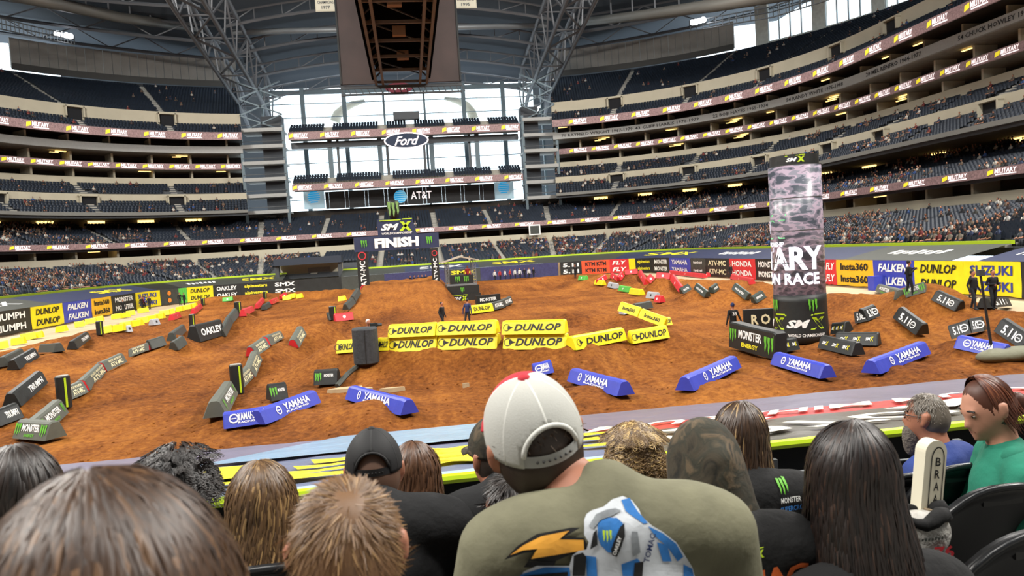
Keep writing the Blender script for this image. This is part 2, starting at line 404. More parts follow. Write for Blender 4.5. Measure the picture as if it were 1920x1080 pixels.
def dens_at(s):
    x, y, z, t = s[0], s[1], s[2], int(s[5]); d = TIERS[t][3]
    c = noise.noise(Vector((x*.13, y*.13, z*.5+t*7)))*1.6+noise.noise(Vector((x*.5, y*.5, z+3)))*.7
    if t == 0: d *= 1.25 if x < -20 else (1.0 if x > 15 else .4)
    if t == 1: d *= (1.5 if x < -40 and y < 135 else .35) if x < 0 else (1.3 if x > 45 else .4)
    if t >= 2: d *= 1.0 if x < 30 else 1.8
    return d*max(0, .75+1.5*c)
pick = np.array([random.random() < dens_at(s) for s in SEATS]); CR = SEATS[pick].copy()
CR[:, :2] += rng.normal(0, .05, (len(CR), 2))
dist = np.hypot(CR[:, 0], CR[:, 1])+15*(CR[:, 5] > 0); order = np.argsort(dist); nearp, farp = order[:300], order[300:]
PVAR = []
for i in range(14):
    me = me_from(PV, PF, name='spectator'); me.materials.append(SM[i]); me.materials.append(SKM[i % 3]); me.materials.append(HM[(i*7) % 4]); me.materials.append(PTM)
    me.polygons.foreach_set('material_index', PMI.tolist()); me.polygons.foreach_set('use_smooth', [True]*len(PF)); PVAR.append(me)
for i in nearp:
    s = CR[i]; v = random.randrange(14)
    sd = 'right-hand' if s[0] > 25 else 'left-hand' if s[0] < -25 else 'far end'; rk = ('front', 'middle', 'back')[min(2, int((s[2]-2.9)/1.05))] if s[5] == 0 else 'club tier'
    lb, gp = 'spectator in %s top seated in the %s rows of the %s stand' % (SHN[v], rk, sd), 'spectators seated in the %s stand' % sd
    o = link('person', PVAR[v], None, None, lb, 'person', gp)
    o.location = s[:3]; o.rotation_euler = (0, 0, math.atan2(-s[3], s[4])+random.uniform(-.4, .4)); o.scale = [random.uniform(.92, 1.08)]*3
me = scatter(CR[farp], PV, PF)
for q in SM+SKM+HM+[PTM]: me.materials.append(q)
n = len(farp); a = rng.integers(0, 14, n); b = rng.integers(0, 3, n)+14; c = rng.integers(0, 4, n)+17
idx = np.stack([a, b, c, np.full(n, 21)], 1)[:, PMI].reshape(-1); me.polygons.foreach_set('material_index', idx.astype(np.int32))
link('seated_crowd', me, None, None, 'distant seated crowd scattered through the stands', 'crowd', kind='stuff')
# LED ribbon boards with repeated lettering
def path_fn(R, zc):
    def fn(u, v):
        p, n = pq(q_of_s(-u, R), R, zc+v); return p-n*.04
    return fn
def ribbon(R, z0, z1, qa, qb, label, pitch=6.3):
    t = thing('led_ribbon_board', label, 'led board')
    link('screen', sweep([(R, z0), (R+.3, z0), (R+.3, z1), (R, z1)], qa, qb, True), M_LED, t)
    h = z1-z0; zc = (z0+z1)/2; Pw, Py = Print(), Print()
    s0, s1 = s_of_q(qa, R), s_of_q(min(qb, 4.9999), R); s = s0+2.0
    while s < s1-2:
        p, n = pq(q_of_s(s, R), R)
        if vis(np.array([[p.x, p.y]]), np.array([zc]))[0]:
            Pw.text('MILITARY', -s, .1*h, 2.7, .5*h, .02, .15, res=1); Pw.rect(-s-1.25, -.34*h, -s+1.3, -.22*h, 3)
            Py.poly([(-s-2.3, -.3*h), (-s-1.5, -.1*h), (-s-1.45, .35*h), (-s-2.2, .2*h)])
        s += pitch
    Pw.build('lettering', M_LEDW, path_fn(R, zc), t, kind='stuff'); Py.build('emblem', M_LEDY, path_fn(R, zc), t, kind='stuff')
ribbon(36.5, 9.05, 9.95, 0, 5, 'continuous led ribbon board at the front of the club tier')
ribbon(50.0, 23.95, 25.05, 0, QA, 'middle led ribbon board between the suites of the right stand', 4.6)
ribbon(50.0, 23.95, 25.05, QB, 5, 'middle led ribbon board between the suites of the left stand', 4.6)
ribbon(45.0, 28.9, 30.3, 0, QA, 'upper led ribbon board below the top deck of the right stand')
ribbon(45.0, 28.9, 30.3, QB, 5, 'upper led ribbon board below the top deck of the left stand')
# names on the grey band
NB = Print()
for q, s in ((.47, '17 DON MEREDITH'), (.72, '54 CHUCK HOWLEY 1961-1973'), (.93, '20 MEL RENFRO 1964-1977'), (1.15, '54 RANDY WHITE 1975-1988'), (1.36, '22 BOB HAYES 1965-1974'), (1.56, '43 CLIFF HARRIS 1970-1979'), (1.75, '70 RAYFIELD WRIGHT 1967-1979')):
    NB.text(s, -s_of_q(q, 48), 0, .52*len(s), .62, .015, 0, res=1)
nbt = thing('name_lettering', 'black honour names printed along the grey balcony band of the right stand', 'sign')
NB.build('letters', M_BLACK, path_fn(47.98, 27.45), nbt, kind='stuff')
# suite fittings: partitions and warm ceiling strips, one by one
part_me = MB().box((0, 0, 0), (.35, 3.2, 1)).mesh(); part_me.materials.append(M_CREAM)
strip_me = MB().box((0, 0, 0), (2.2, .25, .1)).mesh(); strip_me.materials.append(M_WARM)
SUITES = [(40.0, 7.55, 9.15, 0, 5, 'field suites behind the lower stand'), (53.6, 22.55, 23.9, 0, QA, 'lower suite storey of the right stand'), (53.6, 22.55, 23.9, QB, 5, 'lower suite storey of the left stand'),
          (52.5, 25.05, 26.8, 0, QA, 'middle suite storey of the right stand'), (52.5, 25.05, 26.8, QB, 5, 'middle suite storey of the left stand'), (51, 27.3, 29.5, 0, QA, 'upper suite storey of the right stand'), (51, 27.3, 29.5, QB, 5, 'upper suite storey of the left stand')]
for R, z0, z1, qa, qb, lb in SUITES:
    t = thing('suite_storey', 'lit open '+lb, 'suites'); s0, s1 = s_of_q(qa, R), s_of_q(min(qb, 4.999), R); s = s0+3; k = 0
    while s < s1:
        p, n = pq(q_of_s(s, R), R)
        if vis(np.array([[p.x, p.y]]), np.array([z0]))[0]:
            o = link('partition', part_me, None, t); o.location = (p.x, p.y, (z0+z1)/2); o.rotation_euler = (0, 0, math.atan2(-n.x, n.y)); o.scale = (1, 1, z1-z0)
            if random.random() < (.2 if z0 < 10 else .42):
                for j in range(random.choice((1, 2, 3))):
                    p2, n2 = pq(q_of_s(s+1.5+j*.9, R), R-1.3+j*.5)
                    o = link('light_strip', strip_me, None, t); o.location = (p2.x, p2.y, z1-.12-.15*j); o.rotation_euler = (0, 0, math.atan2(-n2.x, n2.y)); o.scale = (random.uniform(.6, 1.1), 1, 1)
        s += 7.0; k += 1
# concourse light boxes at the back of the club tier
t = thing('concourse_lights', 'warm light panels above the concourse behind the club tier', 'lights')
for q in [.45+.16*i for i in range(4)]+[1.1+.11*i for i in range(7)]+[3.25+.1*i for i in range(8)]:
    p, n = pq(q, 54.6); o = link('light_panel', strip_me, None, t); o.location = (p.x, p.y, 14.55); o.rotation_euler = (0, 0, math.atan2(-n.x, n.y)); o.scale = (1.3, 1, 5)
# vomitories: a dark box stands in for each portal's inner shade, with canopy slab and side rails
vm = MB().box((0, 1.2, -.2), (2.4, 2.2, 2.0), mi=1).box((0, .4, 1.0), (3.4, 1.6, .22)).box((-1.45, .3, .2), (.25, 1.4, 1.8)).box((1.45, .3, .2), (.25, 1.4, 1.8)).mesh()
vm.materials.append(M_CREAM); vm.materials.append(mat('portal_shade', '#15161a', .9))
ORD = 'zero one two three four five six seven eight nine ten eleven twelve'.split(); VC = {}
for R, z, nmz in ((46.6, 17.6, 'loge tier'), (49.0, 33.2, 'upper deck')):
    for A in AIS:
        if (A < QA or A > QB) and int(A*100) % 2 == 0:
            p, n = pq(A, R)
            if vis(np.array([[p.x, p.y]]), np.array([z]))[0]:
                kk = (nmz, p.x > 0); VC[kk] = VC.get(kk, 0)+1; o = link('vomitory', vm, None, None, 'cream stair portal in the %s %s, number %s from the %s end' % ('right' if p.x > 0 else 'left', nmz, ORD[VC[kk]], 'near' if p.x > 0 else 'far'), 'portal', 'stair portals of the %s, %s' % (nmz, 'right' if p.x > 0 else 'left'))
                o.location = (p.x, p.y, z); o.rotation_euler = (0, 0, math.atan2(-n.x, n.y))
# aisle stairs as pale strips up the decks
ais = MB()
for nm, rw, qs, dens in TIERS:
    step = rw[1][0]-rw[0][0]
    for A in AIS:
        if not any(a <= A < b for a, b in qs): continue
        for R, z in rw:
            p, n = pq(A, R+step*.35)
            if vis(np.array([[p.x, p.y]]), np.array([z]))[0]: ais.box((p.x, p.y, z+.08), (1.1, step*.7, .16), math.atan2(-n.x, n.y))
ais.build('aisle_stairs', mat('aisle_conc', '#a8a49a', .85), kind='structure')
# aisle handrails in the lower stand (nearest ones)
rail_me = MB().tube([(0, 0, .1), (0, .05, .9), (0, 1.5, 1.25), (0, 1.55, .45)], .035, 5).mesh(); rail_me.materials.append(M_STEEL)
for A in AIS:
    for i in (3, 8, 13):
        R, z = TIERS[0][1][i]; p, n = pq(A, R)
        if vis(np.array([[p.x, p.y]]), np.array([z]))[0] and (p.x > 25 or p.x < -25):
            o = link('aisle_handrail', rail_me, None, None, 'steel aisle handrail in the %s lower stand' % ('right' if p.x > 0 else 'left'), 'handrail', 'aisle handrails, %s lower stand' % ('right' if p.x > 0 else 'left'))
            o.location = (p.x, p.y, z); o.rotation_euler = (0, 0, math.atan2(-n.x, n.y))
# grey curtain wall behind the top deck and clerestory windows beside it
for nm, qa, qb in (('right', 1.5, QA), ('left', QB, 3.5)):
    t = thing('curtain_wall', 'grey pleated panel wall behind the %s top deck' % nm, 'panel wall')
    nP = 26
    for i in range(nP):
        a, b = qa+(qb-qa)*i/nP, qa+(qb-qa)*(i+.94)/nP
        link('panel', sweep([(74.2, 45.8), (74.6+.12*(i % 2), 45.8), (74.6+.12*(i % 2), 51.6), (74.2, 51.6)], a, b, True), M_PANEL, t)
    link('base_screen', sweep([(73.9, 45.4), (74.0, 45.4), (74.0, 46.7), (73.9, 46.7)], qa, qb, True), mat('dark_mesh', '#4c4a47', .8), t)
M_PANE = bpy.data.materials.new('window_pane'); M_PANE.use_nodes = True; nt = M_PANE.node_tree; nt.nodes.clear()
_o = nt.nodes.new('ShaderNodeOutputMaterial'); _m = nt.nodes.new('ShaderNodeMixShader'); _t = nt.nodes.new('ShaderNodeBsdfTransparent'); _g = nt.nodes.new('ShaderNodeBsdfGlossy')
_t.inputs[0].default_value = (.93, .97, .98, 1); _g.inputs['Roughness'].default_value = .05; _m.inputs[0].default_value = .06
nt.links.new(_t.outputs[0], _m.inputs[1]); nt.links.new(_g.outputs[0], _m.inputs[2]); nt.links.new(_m.outputs[0], _o.inputs[0])
wi = 0
for qa, qb in ((.55, 1.47), (3.53, 4.4)):
    nW = 9
    for i in range(nW):
        a, b = qa+(qb-qa)*i/nW, qa+(qb-qa)*(i+.78)/nW; wi += 1
        t = thing('window_%d' % wi, 'tall clerestory window above the top deck', 'window'); t['kind'] = 'structure'; del t['category']; del t['label']
        link('pane', sweep([(78, 46.5), (78, 53.5)], a, b), M_PANE, t)
        fr = MB()
        for k in range(5):
            p, n = pq(a+(b-a)*k/4, 77.9); fr.box((p.x, p.y, 50), (.25, .25, 7.2), math.atan2(-n.x, n.y))
        fr.build('frame', M_STEEL, t)
        link('wall_pier_%d' % wi, sweep([(77.6, 45.2), (78.6, 45.2), (78.6, 54.5), (77.6, 54.5)], b, qa+(qb-qa)*(i+1)/nW, True), M_CONC, kind='structure')
    link('wall_clerestory_%d' % wi, sweep([(78.3, 44.0), (78.3, 46.6)], qa, qb), M_CONC, kind='structure')

# the near end of the bowl behind us: plain unseen walls added to block sky light
link('wall_sky_block_behind', MB().box((0, -24, 30), (200, .6, 62)).mesh(), mat('sky_block_dark', '#3f4246', .9), kind='structure')
for s_ in (-1, 1): link('wall_sky_block_'+('left' if s_ < 0 else 'right'), MB().box((s_*99.5, 18, 30), (.6, 84, 62)).mesh(), mat('sky_block_dark', '#3f4246', .9), kind='structure')
link('seating_deck_behind', sweep([(0, 0)], 0, 1) if False else me_from([(-60, -3, 3.9), (60, -3, 3.9), (60, -20, 9), (-60, -20, 9)], [(0, 1, 2, 3)]), M_CONC, kind='structure')
# ================================================================== far end: windows, decks, screens
M_FRAME = mat('window_frame', '#57656c', .5, .3)
YW = 168.0
colx = [at_y(px, 205, YW).x for px in (492, 568, 646, 720, 796, 870, 944, 1016)]
rowz = [9.0, 14.0, 18.5, 23.5, 26.5, 29.5, 33.0, 36.5, 39.5, 42.0]
w1 = thing('window_end', 'x y', 'window', (0, YW, 0)); del w1['label']; del w1['category']; w1['kind'] = 'structure'
for i in range(7):
    for j in range(9):
        a, b, c, d = colx[i]+.25, colx[i+1]-.25, rowz[j]+.06, rowz[j+1]-.06
        link('pane', me_from([(a, 0, c), (b, 0, c), (b, 0, d), (a, 0, d)], [(0, 1, 2, 3)]), M_PANE, w1)
for i, x in enumerate(colx):
    MB().box((x, 0, 26), (.9 if i in (1, 2, 5, 6) else .45, .8, 34)).build('mullion', M_FRAME, w1)
for z in rowz[1:]:
    MB().box(((colx[0]+colx[-1])/2, 0, z), (colx[-1]-colx[0], .3, .14 if z < 41 else 1.0)).build('transom', M_FRAME, w1)
# walls either side and lattice beside the windows
for s, x0, x1 in (('left', -75, colx[0]-.4), ('right', colx[-1]+.4, 75)):
    link('wall_end_'+s, MB().box(((x0+x1)/2, YW+12.5, 30), (abs(x1-x0), .6, 60)).mesh(), mat('end_wall', '#4d5156', .8), kind='structure')
def seats_deck(name, x0, x1, y0, z0, n, label, gaps):
    t = thing(name, label, 'seating deck', ((x0+x1)/2, y0, z0)); xm = (x0+x1)/2
    mb = MB()
    for i in range(n): mb.box((0, .45+.9*i, -.25+.45*i), (x1-x0, .9, .5))
    mb.box((0, n*.45, -.9), (x1-x0, n*.9, .5)); mb.build('deck', M_CONC, t)
    S = []
    for i in range(n):
        for k in range(int((x1-x0)/.56)):
            x = -(x1-x0)/2+.3+k*.56
            if any(abs(x-g) < .9 for g in gaps): continue
            S.append((x, .5+.9*i, .45*i, 0, 1, 0))
    link('deck_seats', scatter(np.array(S), SV, SF), M_SEATBLUE, t, kind='stuff')
    return t
def led_strip(label, x0, x1, y, z0, z1, pitch=6.0):
    t = thing('led_ribbon_board', label, 'led board', (x0, y, z0)); h = z1-z0
    MB().box(((x1-x0)/2, .15, h/2), (x1-x0, .3, h)).build('screen', M_LED, t)
    A, B = Print(), Print(); u = 2.4
    while u < x1-x0-1.5:
        A.text('MILITARY', u, .58*h, 2.7, .48*h, .02, .15, res=1); A.rect(u-1.25, .16*h, u+1.3, .28*h)
        B.poly([(u-2.3, .2*h), (u-1.5, .4*h), (u-1.45, .85*h), (u-2.2, .7*h)]); u += pitch
    fn = plane_fn((0, 0, 0), (1, 0, 0), (0, 0, 1), .03)
    A.build('lettering', M_LEDW, fn, t, kind='stuff'); B.build('emblem', M_LEDY, fn, t, kind='stuff')
seats_deck('end_deck', -22, 24, 150.3, 30.3, 4, 'top seating deck in front of the far end windows', (-15.5, -4.8, 1, 8.6, 16))
led_strip('led ribbon board under the top deck of the far end', -22, 24, 149.9, 28.9, 30.4)
seats_deck('end_deck', -22, 24, 150.3, 20.2, 4, 'middle seating deck below the blue oval sign', (-15.2, -4.5, 8.2, 17.5))
led_strip('led ribbon board under the middle deck of the far end', -22, 24, 149.9, 18.9, 20.2)
# small scoreboard box and rail on the top deck
link('press_box', MB().box((1.2, 151.4, 33.0), (5.2, 1.6, 1.5)).box((1.2, 150.6, 33.0), (4.8, .1, 1.2)).mesh(), M_DKST, None, 'small dark booth on the top deck of the far end', 'booth')
# box columns carrying the decks
for i, x in enumerate((-14.5, -4.6, 5.9, 15.3)):
    t = thing('deck_column', 'steel column pair between the end decks, %s from the left' % ('first', 'second', 'third', 'fourth')[i], 'column', (x, 153.5, 20.5))
    MB().box((0, 0, 4.6), (.9, .8, 9.2)).build('post', M_FRAME, t); MB().box((1.5 if x < 5 else -1.5, .6, 4.6), (.5, .5, 9.2)).build('lattice_post', M_DKST, t)
MB().box((1, 153.5, 28.2), (46, 1.2, 1.2)).build('trim_deck_beam', M_DKST, kind='structure')
# blue oval sign
t = thing('oval_sign', 'blue oval sign with white script lettering under the top end deck', 'sign', (.85, 148.9, 27.75))
P = Print().disc(0, 0, 4.4, 40, 1.62); P.build('rim', M_LEDW, plane_fn((0, 0, 0), (1, 0, 0), (0, 0, 1), .0), t)
MB().add([(4.35*math.cos(a)*1, .4*k, 1.57*math.sin(a)) for k in (0.05, 1) for a in [2*math.pi*i/40 for i in range(40)]], [(i, (i+1) % 40, 40+(i+1) % 40, 40+i) for i in range(40)]).build('case', M_DKST, t)
Print().disc(0, 0, 4.12, 40, 1.38).build('face', mat('oval_blue', '#16263f', .4, emit=.15), plane_fn((0, 0, 0), (1, 0, 0), (0, 0, 1), .03), t)
P = Print().text('Ford', .1, -.05, 4.9, 1.75, .015, .45, res=4); P.build('lettering', M_LEDW, plane_fn((0, 0, 0), (1, 0, 0), (0, 0, 1), .07), t)
# mesh screen with carrier lettering
t = thing('mesh_screen', 'wide dark louvre screen with white lettering and striped blue globe', 'screen', (1.1, 156.5, 17.3))
for k in range(44):
    MB().box((-17.2+k*.8, 0, 0), (.8 if k % 5 else .72, .25, 3.5)).build('louvre', mat('louvre_dark', '#3a3a3c', .7, var=.1), t)
def globe(P, u, v, r):
    for k in range(6):
        y = v+r*(.8-.32*k); hw = math.sqrt(max(r*r-(y-v)**2, .02)); P.poly([(u-hw, y-.11*r), (u+hw*.95, y-.02*r), (u+hw*.95, y+.1*r), (u-hw*.6, y+.12*r), (u-hw, y+.05*r)])
    return P
fn = plane_fn((0, -.15, 0), (1, 0, 0), (0, 0, 1), .03)
Print().text('AT&T', 2.1, .1, 4.3, 1.55, .01).build('lettering', M_LEDW, fn, t)
Print().disc(-2.25, 0, 1.35, 24).build('globe', mat('globe_pale', '#9fd8ee', .5, emit=.5), fn, t)
globe(Print(), -2.25, 0, 1.35).build('globe_stripes', mat('globe_blue', '#159ad1', .5, emit=.7), plane_fn((0, -.15, 0), (1, 0, 0), (0, 0, 1), .06), t)
for nm, px, py in (('left', 589, 375), ('right', 945, 357)):
    p = at_y(px, py, 157); g = thing('globe_panel', 'pale panel with striped blue globe at the %s end of the louvre screen' % nm, 'sign', p)
    MB().box((0, .2, 0), (4.2, .2, 3.6)).build('panel', mat('pale_panel', '#b5d3e0', .6, emit=.3), g)
    globe(Print(), 0, .6, 1.3).build('globe_stripes', MATS['globe_blue'], plane_fn((0, .08, 0), (1, 0, 0), (0, 0, 1), .03), g)
# open stair towers at both sides of the far end
for nm, x0, x1 in (('left', -31, -23), ('right', 24.6, 31.6)):
    t = thing('stair_tower', 'open steel stair tower on the %s of the far end decks' % nm, 'stair tower', ((x0+x1)/2, 151, 0)); w = x1-x0; sg = 1 if x0 < 0 else -1
    for z in (15.0, 18.2, 21.4, 24.6, 27.8, 31.0):
        MB().box((0, 2, z), (w, 6, .35)).box((0, -.95, z+.25), (w, .15, .5)).build('landing', M_BAND, t)
        MB().box((sg*1.6, 3, z+1.7), (w*.5, 3, 2.9)).build('core', mat('stair_core', '#3d4146', .8), t)
        MB().tube([(-w/2, -.95, z+1.1), (w/2, -.95, z+1.1)], .06, 5).build('rail', M_STEEL, t)
    for x in (-w/2, w/2): MB().box((x, -.6, 22), (.5, .5, 20)).build('post', M_FRAME, t)
    for z in (31.0, 34.2, 37.4): MB().bar((-w/2, 0, z), (w/2, 0, z+3.2), .25).bar((w/2, 0, z), (-w/2, 0, z+3.2), .25).build('brace', M_FRAME, t)
# two pale curved arms of the sculpture outside
for nm, pts in (('left', ((628, 228), (633, 214), (645, 203), (662, 195), (684, 189))), ('right', ((888, 222), (884, 210), (874, 197), (857, 189), (833, 184)))):
    mb = MB(); mb.tube([at_y(x, y, 176) for x, y in pts], [1.2, 1.1, .95, .75, .4], 8)
    mb.build('curved_arm', mat('pale_stone', '#b9b09c', .7), smooth=True, label='pale curved sculpture arm outside the %s of the upper windows' % nm, cat='sculpture')
# red oval logo above the middle window
p = at_y(748, 165, 160); t = thing('oval_sign', 'dark red oval sign with white lettering under the video board', 'sign', p)
Print().disc(0, 0, 2.9, 28, 1.15).build('face', mat('oval_red', '#7c1d34', .5), plane_fn((0, 0, 0), (1, 0, 0), (0, 0, 1), 0), t)
Print().scrawl(0, .1, 3.6, 1.0, 5).build('lettering', M_WHITE, plane_fn((0, 0, 0), (1, 0, 0), (0, 0, 1), .04), t)
# ================================================================== roof
M_ROOF = mat('roof_deck', '#3d434a', .9, var=.08, vscale=.1)
M_TRUSS = mat('truss_steel', '#5f6165', .6, .1)
def roof_z(y, x=0): return 44.0+.30*(166-y)-.0006*(166-y)**2
def side_z(x, y):
    f = (abs(x)-31)/(96-31); return (roof_z(min(y, 150))+1.5)*(1-f)+57*f
ys = list(range(-26, 190, 8))
V = []; F = []
xs = [-31, -20, -10, 0, 10, 20, 31]; yc = [y for y in ys if y < 170]
for y in yc:
    for x in xs: V.append((x, y, roof_z(y)+4.2-.0035*x*x))
nx = len(xs); F = [(i*nx+k, i*nx+k+1, (i+1)*nx+k+1, (i+1)*nx+k) for i in range(len(yc)-1) for k in range(nx-1)]
link('ceiling', me_from(V, F), M_ROOF, kind='structure')
for s in (-1, 1):
    V = []
    for y in ys:
        for x in (31, 50, 70, 98): V.append((s*x, y, side_z(x, y)+2.2))
    F = [(i*4+k, i*4+k+1, (i+1)*4+k+1, (i+1)*4+k) for i in range(len(ys)-1) for k in range(3)]
    link('ceiling_side', me_from(V, F), M_ROOF, kind='structure')
link('wall_gable', me_from([(-31, 171, 43.5), (31, 171, 43.5), (31, 171, 52), (0, 171, 55), (-31, 171, 52)], [(0, 1, 2, 3, 4)]), M_ROOF, kind='structure')
# roof purlins between the arches: each a bowed beam with its web
for i, y in enumerate(range(168, 52, -9)):
    zc = roof_z(y); mb = MB(); top = [(x, y, zc+2.6-.0035*x*x) for x in range(-30, 31, 5)]; bot = [(x, y, zc+.4-.0035*x*x) for x in range(-30, 31, 5)]
    mb.tube(top, .22, 4); mb.tube(bot, .3, 4)
    for k in range(12): mb.bar(bot[k], top[k+1] if k % 2 == 0 else top[k], .16); mb.bar(bot[k+1], top[k+1], .12)
    mb.build('roof_purlin', M_TRUSS, label='bowed roof truss spanning between the arches, number %s from the far windows' % ('one two three four five six seven eight nine ten eleven twelve thirteen'.split()[i]), cat='roof truss')
for i, y in enumerate((146, 119)):
    MB().tube([(-30, y, roof_z(y)-1.0), (30, y, roof_z(y)-1.0)], .55, 8).build('roof_pipe', mat('pipe_grey', '#8b8f92', .45, .3), smooth=True, label=('far' if i == 0 else 'near')+' round grey pipe across the roof between the arches', cat='pipe')
# two great arch trusses along the roof
for s, nm in ((-1, 'left'), (1, 'right')):
    t = thing('arch_truss', 'huge steel arch truss on the %s of the roof' % nm, 'arch truss', (s*31, 0, 0))
    def ch(x, dz): return [(s*x, y, 38.4+.155*(166-y)+dz+(0 if y < 166 else -2)) for y in range(172, 20, -8)]
    c = [ch(-2.5, 0), ch(2.5, 0), ch(-3.2, 7), ch(3.2, 7)]
    for k in range(4): MB().tube(c[k], .42, 6).build('chord', M_TRUSS, t, smooth=True)
    for (a, b) in ((0, 1), (0, 2), (1, 3), (2, 3)):
        mb = MB()
        for k in range(len(c[0])-1):
            p, q = (c[a], c[b]) if k % 2 == 0 else (c[b], c[a]); mb.bar(p[k], q[k+1], .28); mb.bar(c[a][k], c[b][k], .24)
        mb.build('web', M_TRUSS, t)
# side roof rafters
for s, nm in ((-1, 'left'), (1, 'right')):
    for i, y in enumerate(range(166, 60, -13)):
        mb = MB(); top = []; bot = []
        for k in range(11):
            x = 34+6*k; top.append((s*x, y-.16*k*k, side_z(x, y)+1.6)); bot.append((s*x, y-.16*k*k, side_z(x, y)-1.6))
        mb.tube(top, .25, 4); mb.tube(bot, .32, 4)
        for k in range(10): mb.bar(bot[k], top[k+1], .2) if k % 2 == 0 else mb.bar(top[k], bot[k+1], .2)
        mb.build('roof_rafter', M_TRUSS, label='sloping roof rafter over the %s stand, %s from the far end' % (nm, 'first second third fourth fifth sixth seventh eighth ninth'.split()[i]), cat='roof rafter')
    # long service duct
    P = [at_d(x, y, d) for x, y, d in (((20, -10, 120), (120, 10, 128), (225, 33, 136), (370, 52, 150)) if s < 0 else ((1480, -12, 118), (1340, 10, 126), (1210, 28, 138), (1090, 42, 150)))]
    t = thing('service_duct', 'long round service duct under the %s roof' % nm, 'duct', P[0]); P = [p-P[0] for p in P]
    MB().tube(P, [1.1, 1.1, .95, .8], 10).build('duct', mat('duct_grey', '#77756f', .5, .3), t, smooth=True)
    for k in range(7):
        a = P[0].lerp(P[-1], (k+1)/8.5); MB().bar(a, a+Vector((0, 0, 4.0)), .25).build('hanger', M_TRUSS, t)
    # catwalk with lamps
    P = [at_d(x, y, d) for x, y, d in (((-40, 45, 118), (60, 68, 130), (140, 84, 140)) if s < 0 else ((1610, -18, 112), (1450, 32, 126), (1295, 58, 142)))]
    t = thing('catwalk', 'lighting catwalk under the %s roof with floodlights' % nm, 'catwalk', P[0]); P = [p-P[0] for p in P]
    mb = MB()
    for dz in (0, .9, 1.8): mb.tube([p+Vector((0, 0, dz)) for p in P], .12, 5)
    for k in range(25): a = P[0].lerp(P[1], k/12) if k < 12 else P[1].lerp(P[2], (k-12)/12); mb.bar(a, a+Vector((0, 0, 1.8)), .12)
    mb.build('walkway', M_STEEL, t)
    for k, (x, y) in enumerate(((107, 63), (115, 65), (124, 66), (132, 68)) if s < 0 else ((1299, 42), (1305, 41), (1312, 39), (1319, 37))):
        c = at_d(x, y, 138)-Vector(t.location)
        l = MB(); l.ell((0, 0, 0), (.55, .35, .55), 12, 8); o = l.build('floodlight', mat('lamp_glow', '#f4f8ff', .4, emit=9), t, smooth=True); o.location = c
        o = MB().box((0, .45, 0), (.9, .5, .9)).build('lamp_housing', M_DKST, t); o.location = c
# hanging pennants
for nm, x0, x1, yb, l1, l2 in (('left', 592, 631, 22, 'WORLD', '1977'), ('right', 853, 894, 16, 'WORLD', '1995')):
    a = at_y(x0, yb, 98); b = at_y(x1, yb, 98); w = b.x-a.x
    t = thing('championship_banner', 'cream pennant with dark lettering hanging %s of the video board' % nm, 'banner', a)
    MB().box((w/2, 0, 1.6), (w, .06, 3.2)).build('cloth', mat('pennant_cream', '#c9c5b2', .8), t); MB().box((w/2, -.02, 1.6), (w*.9, .06, 2.9)).build('border', mat('pennant_in', '#d5d1bf', .8), t)
    for P in (Print().text(l1, w/2, 1.75, w*.5, .36, .01), Print().text('CHAMPIONS', w/2, 1.15, w*.78, .38, .01), Print().text(l2, w/2, .5, w*.4, .42, .01)): P.build('lettering', mat('pennant_ink', '#39424c', .8), plane_fn((0, -.05, 0), (1, 0, 0), (0, 0, 1), .02), t)
# ================================================================== centre-hung video board
t = thing('video_board', 'giant centre-hung video board with brown dark screens and steel belly', 'video board', (.45, 65, 26.7))
M_SCR = mat('screen_off', '#463632', .5, var=.25, vscale=.25)
M_BELLY = mat('belly_dark', '#07090d', .95, spec=0.0)
for s, nm in ((-1, 'left'), (1, 'right')):
    MB().box((s*5.3, 30, 11), (4.2, .5, 22)).build('end_screen', M_SCR, t); MB().box((s*5.3, -30, 11), (4.2, .5, 22)).build('end_screen', M_SCR, t)
    MB().box((s*7.45, 30, 11), (.2, .7, 22)).build('end_frame', M_BLKV, t)
    MB().box((s*3.45, 0, 11.4), (.4, 59, 22)).build('main_screen', M_BELLY, t)
    for x in (3.15, 2.3): MB().bar((s*x, -30, 0), (s*x, 30, 0), .28, .4).build('belly_rail', mat('rail_brown', '#5d534b', .5, .2), t)
    for k in range(20): MB().bar((s*3.15, -29+k*3, .3), (s*2.3, -28+k*3, 1.4), .16).build('belly_bracket', MATS['rail_brown'], t)
MB().box((0, 0, 1.8), (6.2, 59, .3)).build('belly', M_BELLY, t)
for k in range(11): MB().bar((-3.2, -30+k*6, .2), (3.2, -30+k*6, .2), .22, .3).build('cross_beam', MATS['rail_brown'], t)
for k in range(8): MB().bar((-2.3, -26+k*7, .9), (2.3, -20+k*7, .9), .12).build('diagonal', M_DKST, t)
for k in range(3): MB().box((.3*(k-1), 2+k*9, .8), (1.3, .8, .9)).build('speaker_box', mat('amber_box', '#77604c', .6), t)
mb = MB().bar((-7.6, 30.4, -.3), (7.6, 30.4, -.3), .35).bar((-7.6, 30.4, -1.2), (7.6, 30.4, -1.2), .25)
for k in range(20): mb.bar((-7.6+k*.8, 30.4, -.3), (-7.2+k*.8, 30.4, -1.2), .1)
mb.build('service_truss', M_DKST, t)
for s in (-1, 1):
    for yy in (-28, 28): MB().tube([(s*5, yy, 22), (s*6, yy, 40)], .15, 5).build('hanger_cable', M_DKST, t)
